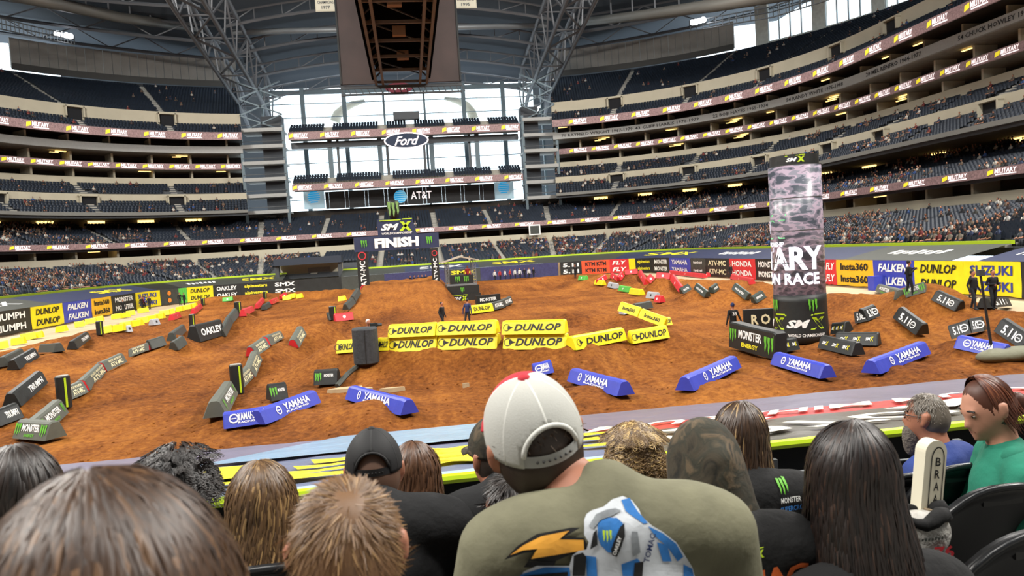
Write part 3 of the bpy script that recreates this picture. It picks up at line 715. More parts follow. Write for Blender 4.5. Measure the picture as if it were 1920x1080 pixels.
# ================================================================== dirt track
_lat = rng.random((97, 97))
def vnoise(x, y, s):
    x = np.asarray(x)*s+50.3; y = np.asarray(y)*s+21.7; xi = np.floor(x).astype(int); yi = np.floor(y).astype(int); fx = x-xi; fy = y-yi
    fx = fx*fx*(3-2*fx); fy = fy*fy*(3-2*fy); g = lambda a, b: _lat[a % 97, b % 97]
    return (g(xi, yi)*(1-fx)+g(xi+1, yi)*fx)*(1-fy)+(g(xi, yi+1)*(1-fx)+g(xi+1, yi+1)*fx)*fy-.5
def sstep(a, b, x): t = np.clip((x-a)/(b-a), 0, 1); return t*t*(3-2*t)
RID = []; MND = []
def gp(px, py, z=0.2): p = at_z(px, py, z); return (p.x, p.y)
def ridge(p0, p1, hw, h, z=.6): RID.append((gp(*p0, z), gp(*p1, z), hw, h))
def mound(p, r, h, z=.5): MND.append((gp(*p, z), r, h))
ridge((640, 655), (1060, 646), 3.0, 1.25, 1.2); ridge((1060, 646), (1270, 632), 2.6, .9, .9)
ridge((1070, 600), (1190, 596), 2.2, .6); ridge((930, 612), (1060, 605), 2.2, .5)
ridge((440, 606), (640, 602), 3.0, .9, .9); ridge((400, 560), (640, 545), 4.0, .9, .9); ridge((480, 535), (640, 528), 5, 1.0, 1)
ridge((490, 668), (600, 634), 2.0, 1.0, .9); mound((600, 650), 3.0, .55); mound((470, 775), 2.2, .45); mound((690, 770), 2.4, .5)
ridge((30, 690), (130, 660), 2.2, .6); ridge((20, 770), (110, 725), 1.6, .7); ridge((180, 730), (310, 650), 1.8, .45); ridge((330, 650), (450, 610), 2.4, .7)
ridge((100, 640), (360, 595), 2.0, .35); ridge((0, 660), (190, 628), 1.6, .3)
ridge((1090, 526), (1460, 532), 4.0, .8, .8); ridge((1240, 545), (1470, 556), 2.5, .7)
for px, py, r, h in ((1136, 533, 2.2, .6), (1187, 534, 2.8, 1.0), (1247, 548, 2.6, 1.1), (1305, 562, 2.2, .9), (1370, 567, 2.4, 1.0), (1445, 580, 2.2, .9)): mound((px, py), r, h, .4)
ridge((1565, 560), (1740, 572), 3.0, 1.1, 1.0); ridge((1745, 585), (1900, 600), 2.8, .7); mound((1655, 628), 2.6, 1.0); mound((1860, 655), 2.4, .9); mound((1700, 690), 2.2, .35); mound((1350, 720), 2.0, .35)
mound((1110, 735), 2.4, .4); ridge((880, 545), (1060, 520), 5, .9, .8)
def T0(x, y):
    x = np.asarray(x, float); y = np.asarray(y, float); z = np.full(np.broadcast(x, y).shape, .22)
    for (a, b, hw, h) in RID:
        dx, dy = b[0]-a[0], b[1]-a[1]; L2 = dx*dx+dy*dy; t = np.clip(((x-a[0])*dx+(y-a[1])*dy)/L2, 0, 1)
        d = np.hypot(x-a[0]-t*dx, y-a[1]-t*dy)/hw; z = z+h*np.exp(-(d*1.45)**2*(1+.4*d*d))
    for (c, r, h) in MND:
        d = np.hypot(x-c[0], y-c[1])/r; z = z+h*np.exp(-(d*1.5)**2)
    # finish-line jump: long take-off face, flat top under the arch
    f = sstep(50, 71, y)*(1-sstep(79, 94, y))*(1-sstep(3.2, 5.6, np.abs(x+1.0)))
    return z+2.2*f
def T(x, y): return T0(x, y)+.10*vnoise(x, y, .8)+.07*vnoise(x, y, 2.3)
def hit(px, py):
    d = ray(px, py); ts = np.linspace(10/FPX, 135/FPX, 5000)
    X = CAM.x+d.x*ts; Y = CAM.y+d.y*ts; Z = CAM.z+d.z*ts; k = np.nonzero(Z < T0(X, Y))[0]
    i = k[0] if len(k) else -1
    if -28.4 < X[i] < 29 and Y[i] < 115.5: return Vector((X[i], Y[i], T0(X[i], Y[i])))
    p = at_z(px, py, 0); q = Vector((max(abs(p.x)-CX, 0), max(p.y-CY, 0))); f_ = min(1, 14.3/max(q.length, .1))
    return Vector((math.copysign(CX+q.x*f_, p.x) if abs(p.x) > CX else p.x, CY+q.y*f_ if p.y > CY else p.y, .01))
yy = [11.9]
while yy[-1] < 116: yy.append(yy[-1]+.085+.0034*(yy[-1]-12))
xx = np.linspace(-28.6, 29.2, 400); yy = np.array(yy); XX, YY = np.meshgrid(xx, yy)
ZZ = T(XX, YY)+.035*vnoise(XX, YY, 6)+.03*vnoise(XX, YY, 13)+.045*np.sin(XX*5.0+7*vnoise(XX, YY, .2))*sstep(.45, .75, vnoise(XX, YY, .12)+.6)+.06*np.sin(XX*7+3*vnoise(XX, YY, .3))*sstep(52, 58, YY)*(1-sstep(68, 72, YY))*(np.abs(XX+1) < 4)
edge = np.minimum(np.minimum(XX+28.6, 29.2-XX), np.minimum(116-YY, YY-9)); ZZ = ZZ*np.clip(edge/.8, 0.02, 1)
nx, ny = len(xx), len(yy); V = np.column_stack([XX.ravel(), YY.ravel(), ZZ.ravel()])
ii = (np.arange(ny-1)[:, None]*nx+np.arange(nx-1)[None, :]).ravel(); Fq = np.column_stack([ii, ii+1, ii+nx+1, ii+nx])
me = bpy.data.meshes.new('dirt'); me.vertices.add(len(V)); me.loops.add(Fq.size); me.polygons.add(len(Fq))
me.vertices.foreach_set('co', V.astype(np.float32).ravel()); me.loops.foreach_set('vertex_index', Fq.astype(np.int32).ravel())
me.polygons.foreach_set('loop_start', (np.arange(len(Fq))*4).astype(np.int32)); me.polygons.foreach_set('loop_total', np.full(len(Fq), 4, np.int32))
me.update(calc_edges=True); me.polygons.foreach_set('use_smooth', [True]*len(Fq))
M_DIRT = bpy.data.materials.new('orange_dirt'); M_DIRT.use_nodes = True; nt = M_DIRT.node_tree; b = nt.nodes['Principled BSDF']; b.inputs['Roughness'].default_value = .95; b.inputs['Specular IOR Level'].default_value = .15
tc = nt.nodes.new('ShaderNodeTexCoord')
def nz(scale, detail=6, rough=.6, stretch=None):
    n = nt.nodes.new('ShaderNodeTexNoise'); n.inputs['Scale'].default_value = scale; n.inputs['Detail'].default_value = detail; n.inputs['Roughness'].default_value = rough
    if stretch:
        mp = nt.nodes.new('ShaderNodeMapping'); mp.inputs['Scale'].default_value = stretch; nt.links.new(tc.outputs['Object'], mp.inputs[0]); nt.links.new(mp.outputs[0], n.inputs['Vector'])
    else: nt.links.new(tc.outputs['Object'], n.inputs['Vector'])
    return n
n1 = nz(.16, 7, .62); n2 = nz(5.5, 8, .7); n3 = nz(1.0, 4, .55, (2.2, .12, 1))
def mth(op, a, b_):
    m = nt.nodes.new('ShaderNodeMath'); m.operation = op
    for i, q in enumerate((a, b_)):
        if isinstance(q, (int, float)): m.inputs[i].default_value = q
        else: nt.links.new(q, m.inputs[i])
    return m.outputs[0]
s = mth('ADD', mth('MULTIPLY', n1.outputs[0], .48), mth('ADD', mth('MULTIPLY', n2.outputs[0], .45), mth('MULTIPLY', n3.outputs[0], .14)))
cr = nt.nodes.new('ShaderNodeValToRGB'); e = cr.color_ramp.elements; e[0].position = .42; e[0].color = (*lin('#643617'), 1); e[1].position = .68; e[1].color = (*lin('#cb8339'), 1)
k = e.new(.54); k.color = (*lin('#9a5c27'), 1)
nt.links.new(s, cr.inputs[0]); nt.links.new(cr.outputs[0], b.inputs['Base Color'])
bp = nt.nodes.new('ShaderNodeBump'); bp.inputs['Strength'].default_value = .9; bp.inputs['Distance'].default_value = .16
nt.links.new(mth('ADD', n2.outputs[0], mth('MULTIPLY', nz(19, 6, .75).outputs[0], .8)), bp.inputs['Height']); nt.links.new(bp.outputs[0], b.inputs['Normal'])
link('dirt_track', me, M_DIRT, None, 'orange-brown dirt motocross track with jumps, berms and ruts', 'dirt track', kind='structure')
# loose clods on the near dirt, joined as uncountable stuff
cm = MB()
for i in range(1300):
    x = random.uniform(-9, 20); y = random.uniform(13, 34); r = random.uniform(.015, .045)
    z = float(T(x, y)); cm.ell((x, y, z+r*.2), (r*random.uniform(.8, 1.6), r*random.uniform(.8, 1.4), r*.7), 5, 3)
cm.build('dirt_clods', M_DIRT, kind='stuff', label='loose clods of dirt scattered over the near track', cat='dirt clods')
pale = mat('pale_stone_slab', '#b09a78', .9, var=.15)
for i, (px, py, rx, ry) in enumerate(((652, 733, .75, .25), (690, 733, .22, .12), (737, 733, .5, .1), (873, 725, .12, .06))):
    p = hit(px, py); mb = MB(); N = 9; ring = [(rx*math.cos(2*math.pi*k/N)*random.uniform(.7, 1.1), ry*math.sin(2*math.pi*k/N)*random.uniform(.7, 1.1)) for k in range(N)]
    mb.add([(x, y, .12) for x, y in ring]+[(x*1.1, y*1.1, -.15) for x, y in ring], [tuple(range(N))]+[(k+N, (k+1) % N+N, (k+1) % N, k) for k in range(N)])
    o = mb.build('stone_slab', pale, label='pale broken slab lying on the dirt, %s from the left' % ('first second third fourth'.split()[i]), cat='slab', group='pale slabs on the dirt below the yellow blocks'); o.location = p
# ================================================================== blobs: smooth unions of capsules and ellipsoids as one continuous surface
def blob(prims, vox=.02, k=.03, pad=.06):
    """prims: ('c', a, b, ra, rb, tag) capsule or ('e', c, (rx,ry,rz), tag[, M]) ellipsoid. Returns verts, quads, tag per face"""
    lo = np.full(3, 1e9); hi = -lo
    for p in prims:
        if p[0] == 'c':
            for q, r in ((p[1], p[3]), (p[2], p[4])): lo = np.minimum(lo, np.array(q)-r); hi = np.maximum(hi, np.array(q)+r)
        else: m = max(p[2]); lo = np.minimum(lo, np.array(p[1])-m); hi = np.maximum(hi, np.array(p[1])+m)
    lo -= pad; hi += pad; n = np.ceil((hi-lo)/vox).astype(int)+1
    ax = [lo[i]+vox*np.arange(n[i]) for i in range(3)]; G = np.stack(np.meshgrid(*ax, indexing='ij'), -1)
    def sd(p, G):
        if p[0] == 'c':
            a = np.array(p[1], float); d = np.array(p[2], float)-a; t = np.clip(((G-a) @ d)/max(d @ d, 1e-9), 0, 1)
            return np.linalg.norm(G-a-t[..., None]*d, axis=-1)-(p[3]+(p[4]-p[3])*t)
        q = G-np.array(p[1], float)
        if len(p) > 4: q = q @ np.array(p[4])
        r = np.array(p[2], float); l = np.linalg.norm(q/r, axis=-1); l2 = np.linalg.norm(q/(r*r), axis=-1); return l*(l-1)/np.maximum(l2, 1e-6)
    D = np.full(G.shape[:3], .5)
    for p in prims:
        if p[0] == 'c': rm = max(p[3], p[4]); l_ = np.minimum(p[1], p[2])-rm; h_ = np.maximum(p[1], p[2])+rm
        else: rm = max(p[2]); l_ = np.array(p[1])-rm; h_ = np.array(p[1])+rm
        i0 = np.maximum(((l_-.06-k-lo)/vox).astype(int), 0); i1 = np.minimum(((h_+.06+k-lo)/vox).astype(int)+2, n)
        sl = tuple(slice(a, b) for a, b in zip(i0, i1)); s_ = sd(p, G[sl]); D0 = D[sl]
        h = np.clip(.5+.5*(D0-s_)/k, 0, 1); D[sl] = D0*(1-h)+s_*h-k*h*(1-h)
    ins = D < 0
    c = [ins[i:n[0]-1+i, j:n[1]-1+j, l:n[2]-1+l] for i in (0, 1) for j in (0, 1) for l in (0, 1)]
    sm = sum(x.astype(int) for x in c); act = (sm > 0) & (sm < 8)
    idx = -np.ones(act.shape, int); cells = np.argwhere(act); idx[act] = np.arange(len(cells))
    acc = np.zeros((len(cells), 3)); cnt = np.zeros(len(cells))
    corners = [(i, j, l) for i in (0, 1) for j in (0, 1) for l in (0, 1)]
    for A in corners:
        for ax_ in range(3):
            if A[ax_]: continue
            B = list(A); B[ax_] = 1
            va = D[tuple((cells+A).T)]; vb = D[tuple((cells+B).T)]; m = (va < 0) != (vb < 0)
            t = va/np.where(m, va-vb, 1); P = cells+np.array(A, float); P[:, ax_] += t; acc[m] += P[m]; cnt[m] += 1
    Vv = lo+vox*acc/cnt[:, None]; Ff = []
    for ax_ in range(3):
        sl = [slice(1, -1)]*3; sl[ax_] = slice(0, -1); a = ins[tuple(sl)]; s2 = list(sl); s2[ax_] = slice(1, None); b_ = ins[tuple(s2)]
        E_ = np.argwhere(a != b_)
        if not len(E_): continue
        off = np.ones(3, int); off[ax_] = 0; E_ = E_+off; u, v = [(1, 2), (2, 0), (0, 1)][ax_]
        du = np.zeros(3, int); du[u] = 1; dv = np.zeros(3, int); dv[v] = 1
        q = np.stack([idx[tuple((E_-du-dv).T)], idx[tuple((E_-dv).T)], idx[tuple(E_.T)], idx[tuple((E_-du).T)]], 1)
        fl = ~a[tuple((E_-off).T)]; q[fl] = q[fl][:, ::-1]; Ff.append(q)
    Ff = np.concatenate(Ff); Ff = Ff[(Ff >= 0).all(1)]
    cen = Vv[Ff].mean(1); best = np.full(len(cen), 1e9); tag = np.zeros(len(cen), int)
    for p in prims:
        s_ = sd(p, cen); m = s_ < best; best[m] = s_[m]; tag[m] = p[5] if p[0] == 'c' else p[3]
    return Vv, Ff, tag
def blob_mesh(prims, mats, vox=.02, k=.03, name='body'):
    Vv, Ff, tag = blob(prims, vox, k); me = bpy.data.meshes.new(name)
    me.vertices.add(len(Vv)); me.loops.add(Ff.size); me.polygons.add(len(Ff))
    me.vertices.foreach_set('co', Vv.astype(np.float32).ravel()); me.loops.foreach_set('vertex_index', Ff.astype(np.int32).ravel())
    me.polygons.foreach_set('loop_start', (np.arange(len(Ff))*4).astype(np.int32)); me.polygons.foreach_set('loop_total', np.full(len(Ff), 4, np.int32))
    me.update(calc_edges=True); me.polygons.foreach_set('use_smooth', [True]*len(Ff)); me.polygons.foreach_set('material_index', tag.astype(np.int32))
    for m in mats: me.materials.append(m)
    return me
M_SKIN = mat('skin', '#a86f56', .55, var=.06, vscale=20); M_DARKC = mat('black_cloth', '#101113', .85, var=.2, vscale=15); M_DKHAIR = mat('dark_hair', '#17120f', .6); M_DENIM = mat('dark_trousers', '#191b21', .85)
M_NAVYC = mat('navy_cloth', '#1d2a55', .8); M_WHT = mat('white_cloth', '#cfcfcb', .8); M_REDC = mat('red_cloth', '#b02e2e', .8); M_BLUEC = mat('blue_cloth', '#2453b8', .8)
def standing(lean=0.0, armL=None, armR=None, stride=.1):
    """tags: 0 skin 1 shirt 2 trousers 3 hair 4 shoe"""
    L = lambda z: -lean*z
    pr = []
    for s in (-1, 1):
        f = s*stride
        pr += [('c', (s*.09, L(.92), .92), (s*.11, f*.6-.02, .5), .09, .065, 2), ('c', (s*.11, f*.6-.02, .5), (s*.12, f+.02, .09), .06, .045, 2), ('c', (s*.12, f+.03, .05), (s*.13, f-.13, .04), .05, .04, 4)]
        h = (armL if s < 0 else armR) or (s*.3, -.05, .82); e = (s*.27, .06+L(1.12), 1.12)
        pr += [('c', (s*.18, L(1.4), 1.4), e, .06, .048, 1), ('c', e, h, .045, .034, 1), ('e', (h[0], h[1], h[2]-.05), (.035, .04, .06), 0)]
    pr += [('c', (0, L(.98), .98), (0, L(1.3), 1.3), .145, .15, 1), ('c', (-.12, L(1.38), 1.38), (.12, L(1.38), 1.38), .085, .085, 1), ('c', (0, L(1.44), 1.44), (0, L(1.56)-.01, 1.56), .055, .055, 0),
           ('e', (0, L(1.66)-.02, 1.65), (.078, .098, .118), 0), ('e', (0, L(1.68)+.01, 1.69), (.085, .1, .1), 3)]
    return pr
def field_person(px, py, label, rz=0.0, shirt=None, hair=None, sc=1.0, p=None, group=None, **kw):
    me = blob_mesh(standing(**kw), [M_SKIN, shirt or M_DARKC, M_DENIM, hair or M_DKHAIR, M_BLACK], .03, .03)
    t = thing('person', label, 'person', p or hit(px, py), rz, group); o = link('body', me, None, t); t.scale = (sc, sc, sc); return t
# ================================================================== wall banners
qs_ = np.linspace(0.02, 4.98, 3000); _pj = []
for q in qs_:
    p, n = pq(float(q), 15.3, 1.2); v = p-CAM; w = v.dot(FW); _pj.append(960+FPX*v.dot(RT)/w if w > 1 else np.nan)
_pj = np.array(_pj)
def s_at_px(px, R=15.3): k = np.nanargmin(np.abs(_pj-px)); return s_of_q(float(qs_[k]), R)
BST = {'blk': M_BLKV, 'yel': M_YEL, 'blu': M_BLUE, 'red': M_REDV, 'ora': mat('orange_vinyl', '#e2552c', .5), 'grn': mat('green_vinyl', '#57b947', .5), 'gold': mat('gold_vinyl', '#e9b41d', .5, var=.05), 'gry': M_GRYV, 'pur': mat('purple_vinyl', '#35355f', .5, var=.2)}
INK = {'w': M_WHITE, 'k': M_BLACK, 'b': mat('blue_ink', '#2d3a8c', .6), 'y': mat('yellow_ink', '#e9dc2a', .6), 'g': M_GREEN, 'c': mat('cream_ink', '#e6ddb4', .6), 'o': mat('orange_ink', '#e0862a', .6)}
def wall_banner(x0, x1, col, txt, ink, label, bold=.03, shear=0.0):
    sa, sb = s_at_px(x0), s_at_px(x1); sm = (sa+sb)/2; w = abs(sb-sa); z0, z1 = .12, 2.28
    t = thing('wall_banner', label, 'banner'); nu, nv = 14, 5; V = []; F = []; R = 15.34
    for j in range(nv+1):
        for i in range(nu+1):
            u = -w/2+w*i/nu; p, n = pq(q_of_s(sm-u, R), R, z0+(z1-z0)*j/nv+.03*math.sin(i*.9+x0)*(1 if j == 0 else 0)); V.append(p-n*(.03+.025*math.sin(i*1.7+j+x0)))
    F = [(j*(nu+1)+i, j*(nu+1)+i+1, (j+1)*(nu+1)+i+1, (j+1)*(nu+1)+i) for j in range(nv) for i in range(nu)]
    link('cloth', me_from(V, F, True), BST[col], t)
    def fn(u, v):
        p, n = pq(q_of_s(sm-u, R), R, 1.2+v); return p-n*.075
    if txt:
        for v in (.52, -.5):
            P = Print(); P.disc(0, v, .33, 14) if txt == 'O' else P.scrawl(0, v, w*.6, .3, 7) if txt == '~' else P.text(txt, 0, v, w*.74, .62, bold, shear); P.build('lettering', INK[ink], fn, t)
BAN = [(-40, 58, 'blk', 'TRIUMPH', 'w', 'black banner with white lettering at the left edge of the left wall'), (58, 118, 'yel', 'DUNLOP', 'k', 'yellow banner with black lettering beside the black one on the left wall'),
 (118, 171, 'blu', 'FALKEN', 'w', 'blue banner with white lettering on the left wall'), (171, 209, 'gold', 'Insta360', 'k', 'golden banner with thin black lettering on the left wall'), (209, 254, 'blk', 'MONSTER', 'w', 'dark banner with white lettering between two yellow ones on the left wall'),
 (254, 300, 'yel', 'SUZUKI', 'b', 'yellow banner with blue lettering on the left wall'), (300, 334, 'gry', 'O', 'o', 'charcoal banner with two orange emblems on the left wall'), (334, 350, 'grn', '', 'w', 'narrow bright green banner on the left wall'),
 (350, 399, 'yel', 'DUNLOP', 'k', 'yellow banner with black lettering next to the narrow green banner'), (399, 450, 'blk', 'OAKLEY', 'w', 'black banner with wide white lettering right of the yellow one'), (450, 508, 'blk', 'alpinestars', 'y', 'black banner with yellow lettering near the far left corner'),
 (508, 560, 'blk', 'SMX', 'w', 'dark banner beside the tunnel in the far left corner'), (560, 640, 'blk', '', 'w', 'black banner on the far end wall beside the tunnel'), (640, 720, 'gry', '', 'w', 'charcoal banner on the far end wall left of the arch'), (836, 900, 'gry', 'SMX', 'y', 'charcoal banner behind the scaffold tower'), (720, 836, 'pur', '', 'w', 'navy purple banner on the far end wall behind the finish arch'), (900, 1046, 'pur', '', 'w', 'long purple banner on the far end wall right of the tower'),
 (1050, 1090, 'blk', '5.11', 'w', 'black banner with white numerals in the far right corner'), (1090, 1143, 'ora', 'KTM KTM', 'k', 'orange banner with black lettering in the far right corner'), (1143, 1179, 'red', 'FLY', 'w', 'red banner with white lettering beside the orange one'),
 (1179, 1191, 'yel', '', 'k', 'narrow yellow banner beside the red one'), (1191, 1222, 'blk', 'alpinestars', 'y', 'black banner with yellow script on the right wall'), (1222, 1255, 'blk', 'MONSTER', 'w', 'black banner with white lettering left of the blue one'),
 (1255, 1295, 'blu', 'YAMAHA', 'w', 'blue banner with white lettering on the right wall'), (1295, 1323, 'gry', '~', 'w', 'charcoal banner with small lettering right of the blue one'), (1323, 1368, 'blk', 'ATV-MC', 'c', 'black banner with cream lettering on the right wall'),
 (1368, 1416, 'red', 'HONDA', 'w', 'red banner with white lettering on the right wall'), (1416, 1466, 'blk', 'MONSTER', 'w', 'black banner with white lettering just left of the screen tower'), (1466, 1546, 'blk', 'MONSTER', 'w', 'black banner hidden behind the screen tower'),
 (1546, 1569, 'red', 'FLY', 'w', 'red banner peeking out right of the screen tower'), (1569, 1637, 'gold', 'Insta360', 'k', 'golden banner with thin black lettering on the right wall'), (1637, 1714, 'blu', 'FALKEN', 'w', 'blue banner with white lettering right of the golden one'),
 (1714, 1808, 'yel', 'DUNLOP', 'k', 'yellow banner with black lettering on the near right wall'), (1808, 1913, 'yel', 'SUZUKI', 'b', 'yellow banner with big blue lettering behind the two photographers'), (1913, 2000, 'blk', 'OAKLEY', 'w', 'black banner at the right edge of the right wall')]
for b_ in BAN: wall_banner(*b_, shear=.25 if b_[3] in ('DUNLOP', 'FALKEN', 'FLY') else 0)
# sloping tarps over the front rows with lime rolled edges
def slope_tarp(x0, x1, m, txt, ink, label):
    sa, sb = s_at_px(x0), s_at_px(x1); qa, qb = sorted((q_of_s(sa, 15.3), q_of_s(sb, 15.3)))
    t = thing('sloping_tarp', label, 'tarp'); link('sheet', sweep([(15.5, 2.28), (17.8, 2.75), (20.2, 3.2)], qa, qb), m, t)
    link('rolled_edge', sweep([(20.1, 3.15), (20.1, 3.42), (20.4, 3.42), (20.4, 3.15)], qa, qb, True), mat('lime_vinyl', '#b7d327', .5), t)
    if txt:
        w = abs(sb-sa); sm = (sa+sb)/2
        def fn(u, v):
            R = 17.8+v; return pq(q_of_s(sm-u, 15.3), R, 2.28+(R-15.5)*.2+.03)[0]
        (Print().scrawl(0, 0, w*.5, 1.2, 7) if txt == '~' else Print().text(txt, 0, 0, w*.6, 1.6, .02)).build('lettering', INK[ink], fn, t, kind='stuff' if txt == '~' else None)
TRP = [(-60, 110, M_GRYV, 'SMX', 'w', 'first'), (110, 200, M_NAVY, '', 'w', 'second'), (200, 300, M_NAVY, 'SMX', 'y', 'third'), (300, 345, M_BLKV, '', 'w', 'fourth'), (345, 440, M_GRYV, '~', 'w', 'fifth'), (440, 530, M_GRYV, 'SMX', 'y', 'sixth'),
       (640, 760, M_GRYV, '', 'y', 'seventh'), (760, 900, M_NAVY, 'SMX', 'w', 'eighth'), (900, 1035, M_GRYV, 'SMX', 'y', 'ninth'), (1035, 1150, M_GRYV, '', 'y', 'tenth'), (1150, 1290, M_NAVY, 'SMX', 'y', 'eleventh'), (1290, 1420, M_NAVY, '~', 'w', 'twelfth'), (1420, 1575, M_NAVY, '', 'w', 'thirteenth'), (1575, 1780, M_GRYV, '~', 'w', 'fourteenth'), (1825, 2020, M_NAVY, 'FALKEN', 'w', 'fifteenth')]
for a, b_, m, tx, ik, o_ in TRP: slope_tarp(a, b_, m, tx, ik, '%s sloping tarp with lime edge over the wall, %s from the left' % ('charcoal' if m in (M_GRYV, M_BLKV) else 'navy', o_))
# tunnel portal in the far left corner
t = thing('tunnel_portal', 'dark tunnel entrance under a navy canopy in the far left corner', 'tunnel', (-16.2, 121.5, 0))
MB().box((0, 1, 5.1), (10.5, 4, 1.1)).build('canopy', mat('canopy_navy', '#2b3340', .7), t)
for x in (-4.9, 4.9): MB().box((x, 0, 2.3), (.6, .8, 4.6)).build('post', M_DKST, t)
MB().box((0, 3.5, 2.3), (10, .3, 4.6)).build('back_wall', M_CREAM, t); MB().box((1.2, 3.2, 3.1), (3.6, .1, 1.7)).build('monitor', mat('monitor_grey', '#8d8a88', .5), t)
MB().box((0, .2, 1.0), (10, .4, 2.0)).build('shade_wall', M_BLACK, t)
# small hanging display by the far right corner
p = onp = pq(1.95, 36.0, 8.3)[0]; t = thing('hanging_display', 'small white framed square display hanging below the club ribbon', 'display', p)
MB().box((0, 0, 0), (2.2, .3, 2.0)).build('frame', M_WHITE, t); MB().box((0, -.18, 0), (1.7, .08, 1.5)).build('screen', M_GRYV, t)
# ================================================================== foam track blocks
BLK = {}
def block(A, B, style, h=.5, d=.62, a=None, b=None, txt=True):
    st = STY[style]; LF = Vector((0, 0, .1)); a = a or hit(*A)+LF; b = b or hit(*B)+LF; ex = (b-a); L = ex.length; ex.normalize()
    up = Vector((0, 0, 1)); view = (a+b)/2-CAM; view.z = 0; view.normalize()
    ey = up.cross(ex); ey.normalize()
    if ey.dot(view) < 0: ey = -ey
    uz = ex.cross(ey); uz.normalize()
    if uz.z < 0: uz = -uz
    t = thing(st['name'], 'x', st['cat'], a); BLK.setdefault(style, []).append((min(A[0], B[0])+.001*A[1], t))
    inset = st.get('inset', .3)*d; c = .05
    prof = [(0, 0), (inset-c*.4, h-c), (inset+c, h), (d-inset-c, h), (d-inset+c*.4, h-c), (d, 0)]; n = len(prof); V = []
    for k, u in enumerate((0, .03, .35, .65, .97, 1)):
        s_ = .93 if k in (0, 5) else 1; sag = -.02*h*(1 if k in (2, 3) else 0)
        for y, z in prof: V.append(ex*(u*L)+ey*(d/2+(y-d/2)*s_)+uz*((z+(sag if z > 0 else 0))*s_))
    F = [(i*n+k, i*n+(k+1) % n, (i+1)*n+(k+1) % n, (i+1)*n+k) for i in range(5) for k in range(n)]+[tuple(range(n-1, -1, -1)), tuple(range(5*n, 6*n))]
    link('cover', me_from(V, F), st['m'], t)
    fx = (ey*inset+uz*h).normalized(); hh = math.hypot(inset, h); exx = ex if ex.cross(fx).dot(ey) < 0 else -ex
    o = ex*(L/2)+fx*(hh/2); nrm = exx.cross(fx)
    fn = lambda u, v: o+exx*u+fx*v+nrm*.014
    if txt:
        for (s_, ink, u, v, w, hgt, sh) in st['t']: Print().text(s_, u*L, v*hh, w*L, hgt*hh, .03, sh).build('lettering', INK[ink], fn, t)
        for (kind, ink, u, v, r) in st.get('g', ()):
            P = Print()
            if kind == 'claw': P.claw(u*L, v*hh, r*hh)
            elif kind == 'ring': P.ring(u*L, v*hh, r*hh, r*hh*.28, 14); P.poly([(u*L-.5*r*hh, v*hh-.1*r*hh), (u*L+.5*r*hh, v*hh-.1*r*hh), (u*L+.5*r*hh, v*hh+.1*r*hh), (u*L-.5*r*hh, v*hh+.1*r*hh)])
            elif kind == 'arrow': P.ring(u*L, v*hh, r*hh, r*hh*.16, 14); P.poly([(u*L+.3*r*hh, v*hh+.6*r*hh), (u*L+1.9*r*hh, v*hh), (u*L+.3*r*hh, v*hh-.6*r*hh)])
            elif kind == 'disc': P.disc(u*L, v*hh, r*hh)
            P.build('emblem', INK[ink], fn, t)
    if st.get('end'):
        for u in (0, 1):
            e_ = MB(); P_ = [ex*(u*L+(-.012 if u == 0 else .012))+ey*(d/2+(y-d/2)*.9)+uz*(z*.9) for y, z in prof]; e_.add(P_, [tuple(range(n))]); e_.build('end_panel', st['end'], t)
    return t
INK['r'] = mat('red_ink', '#c8323a', .6)
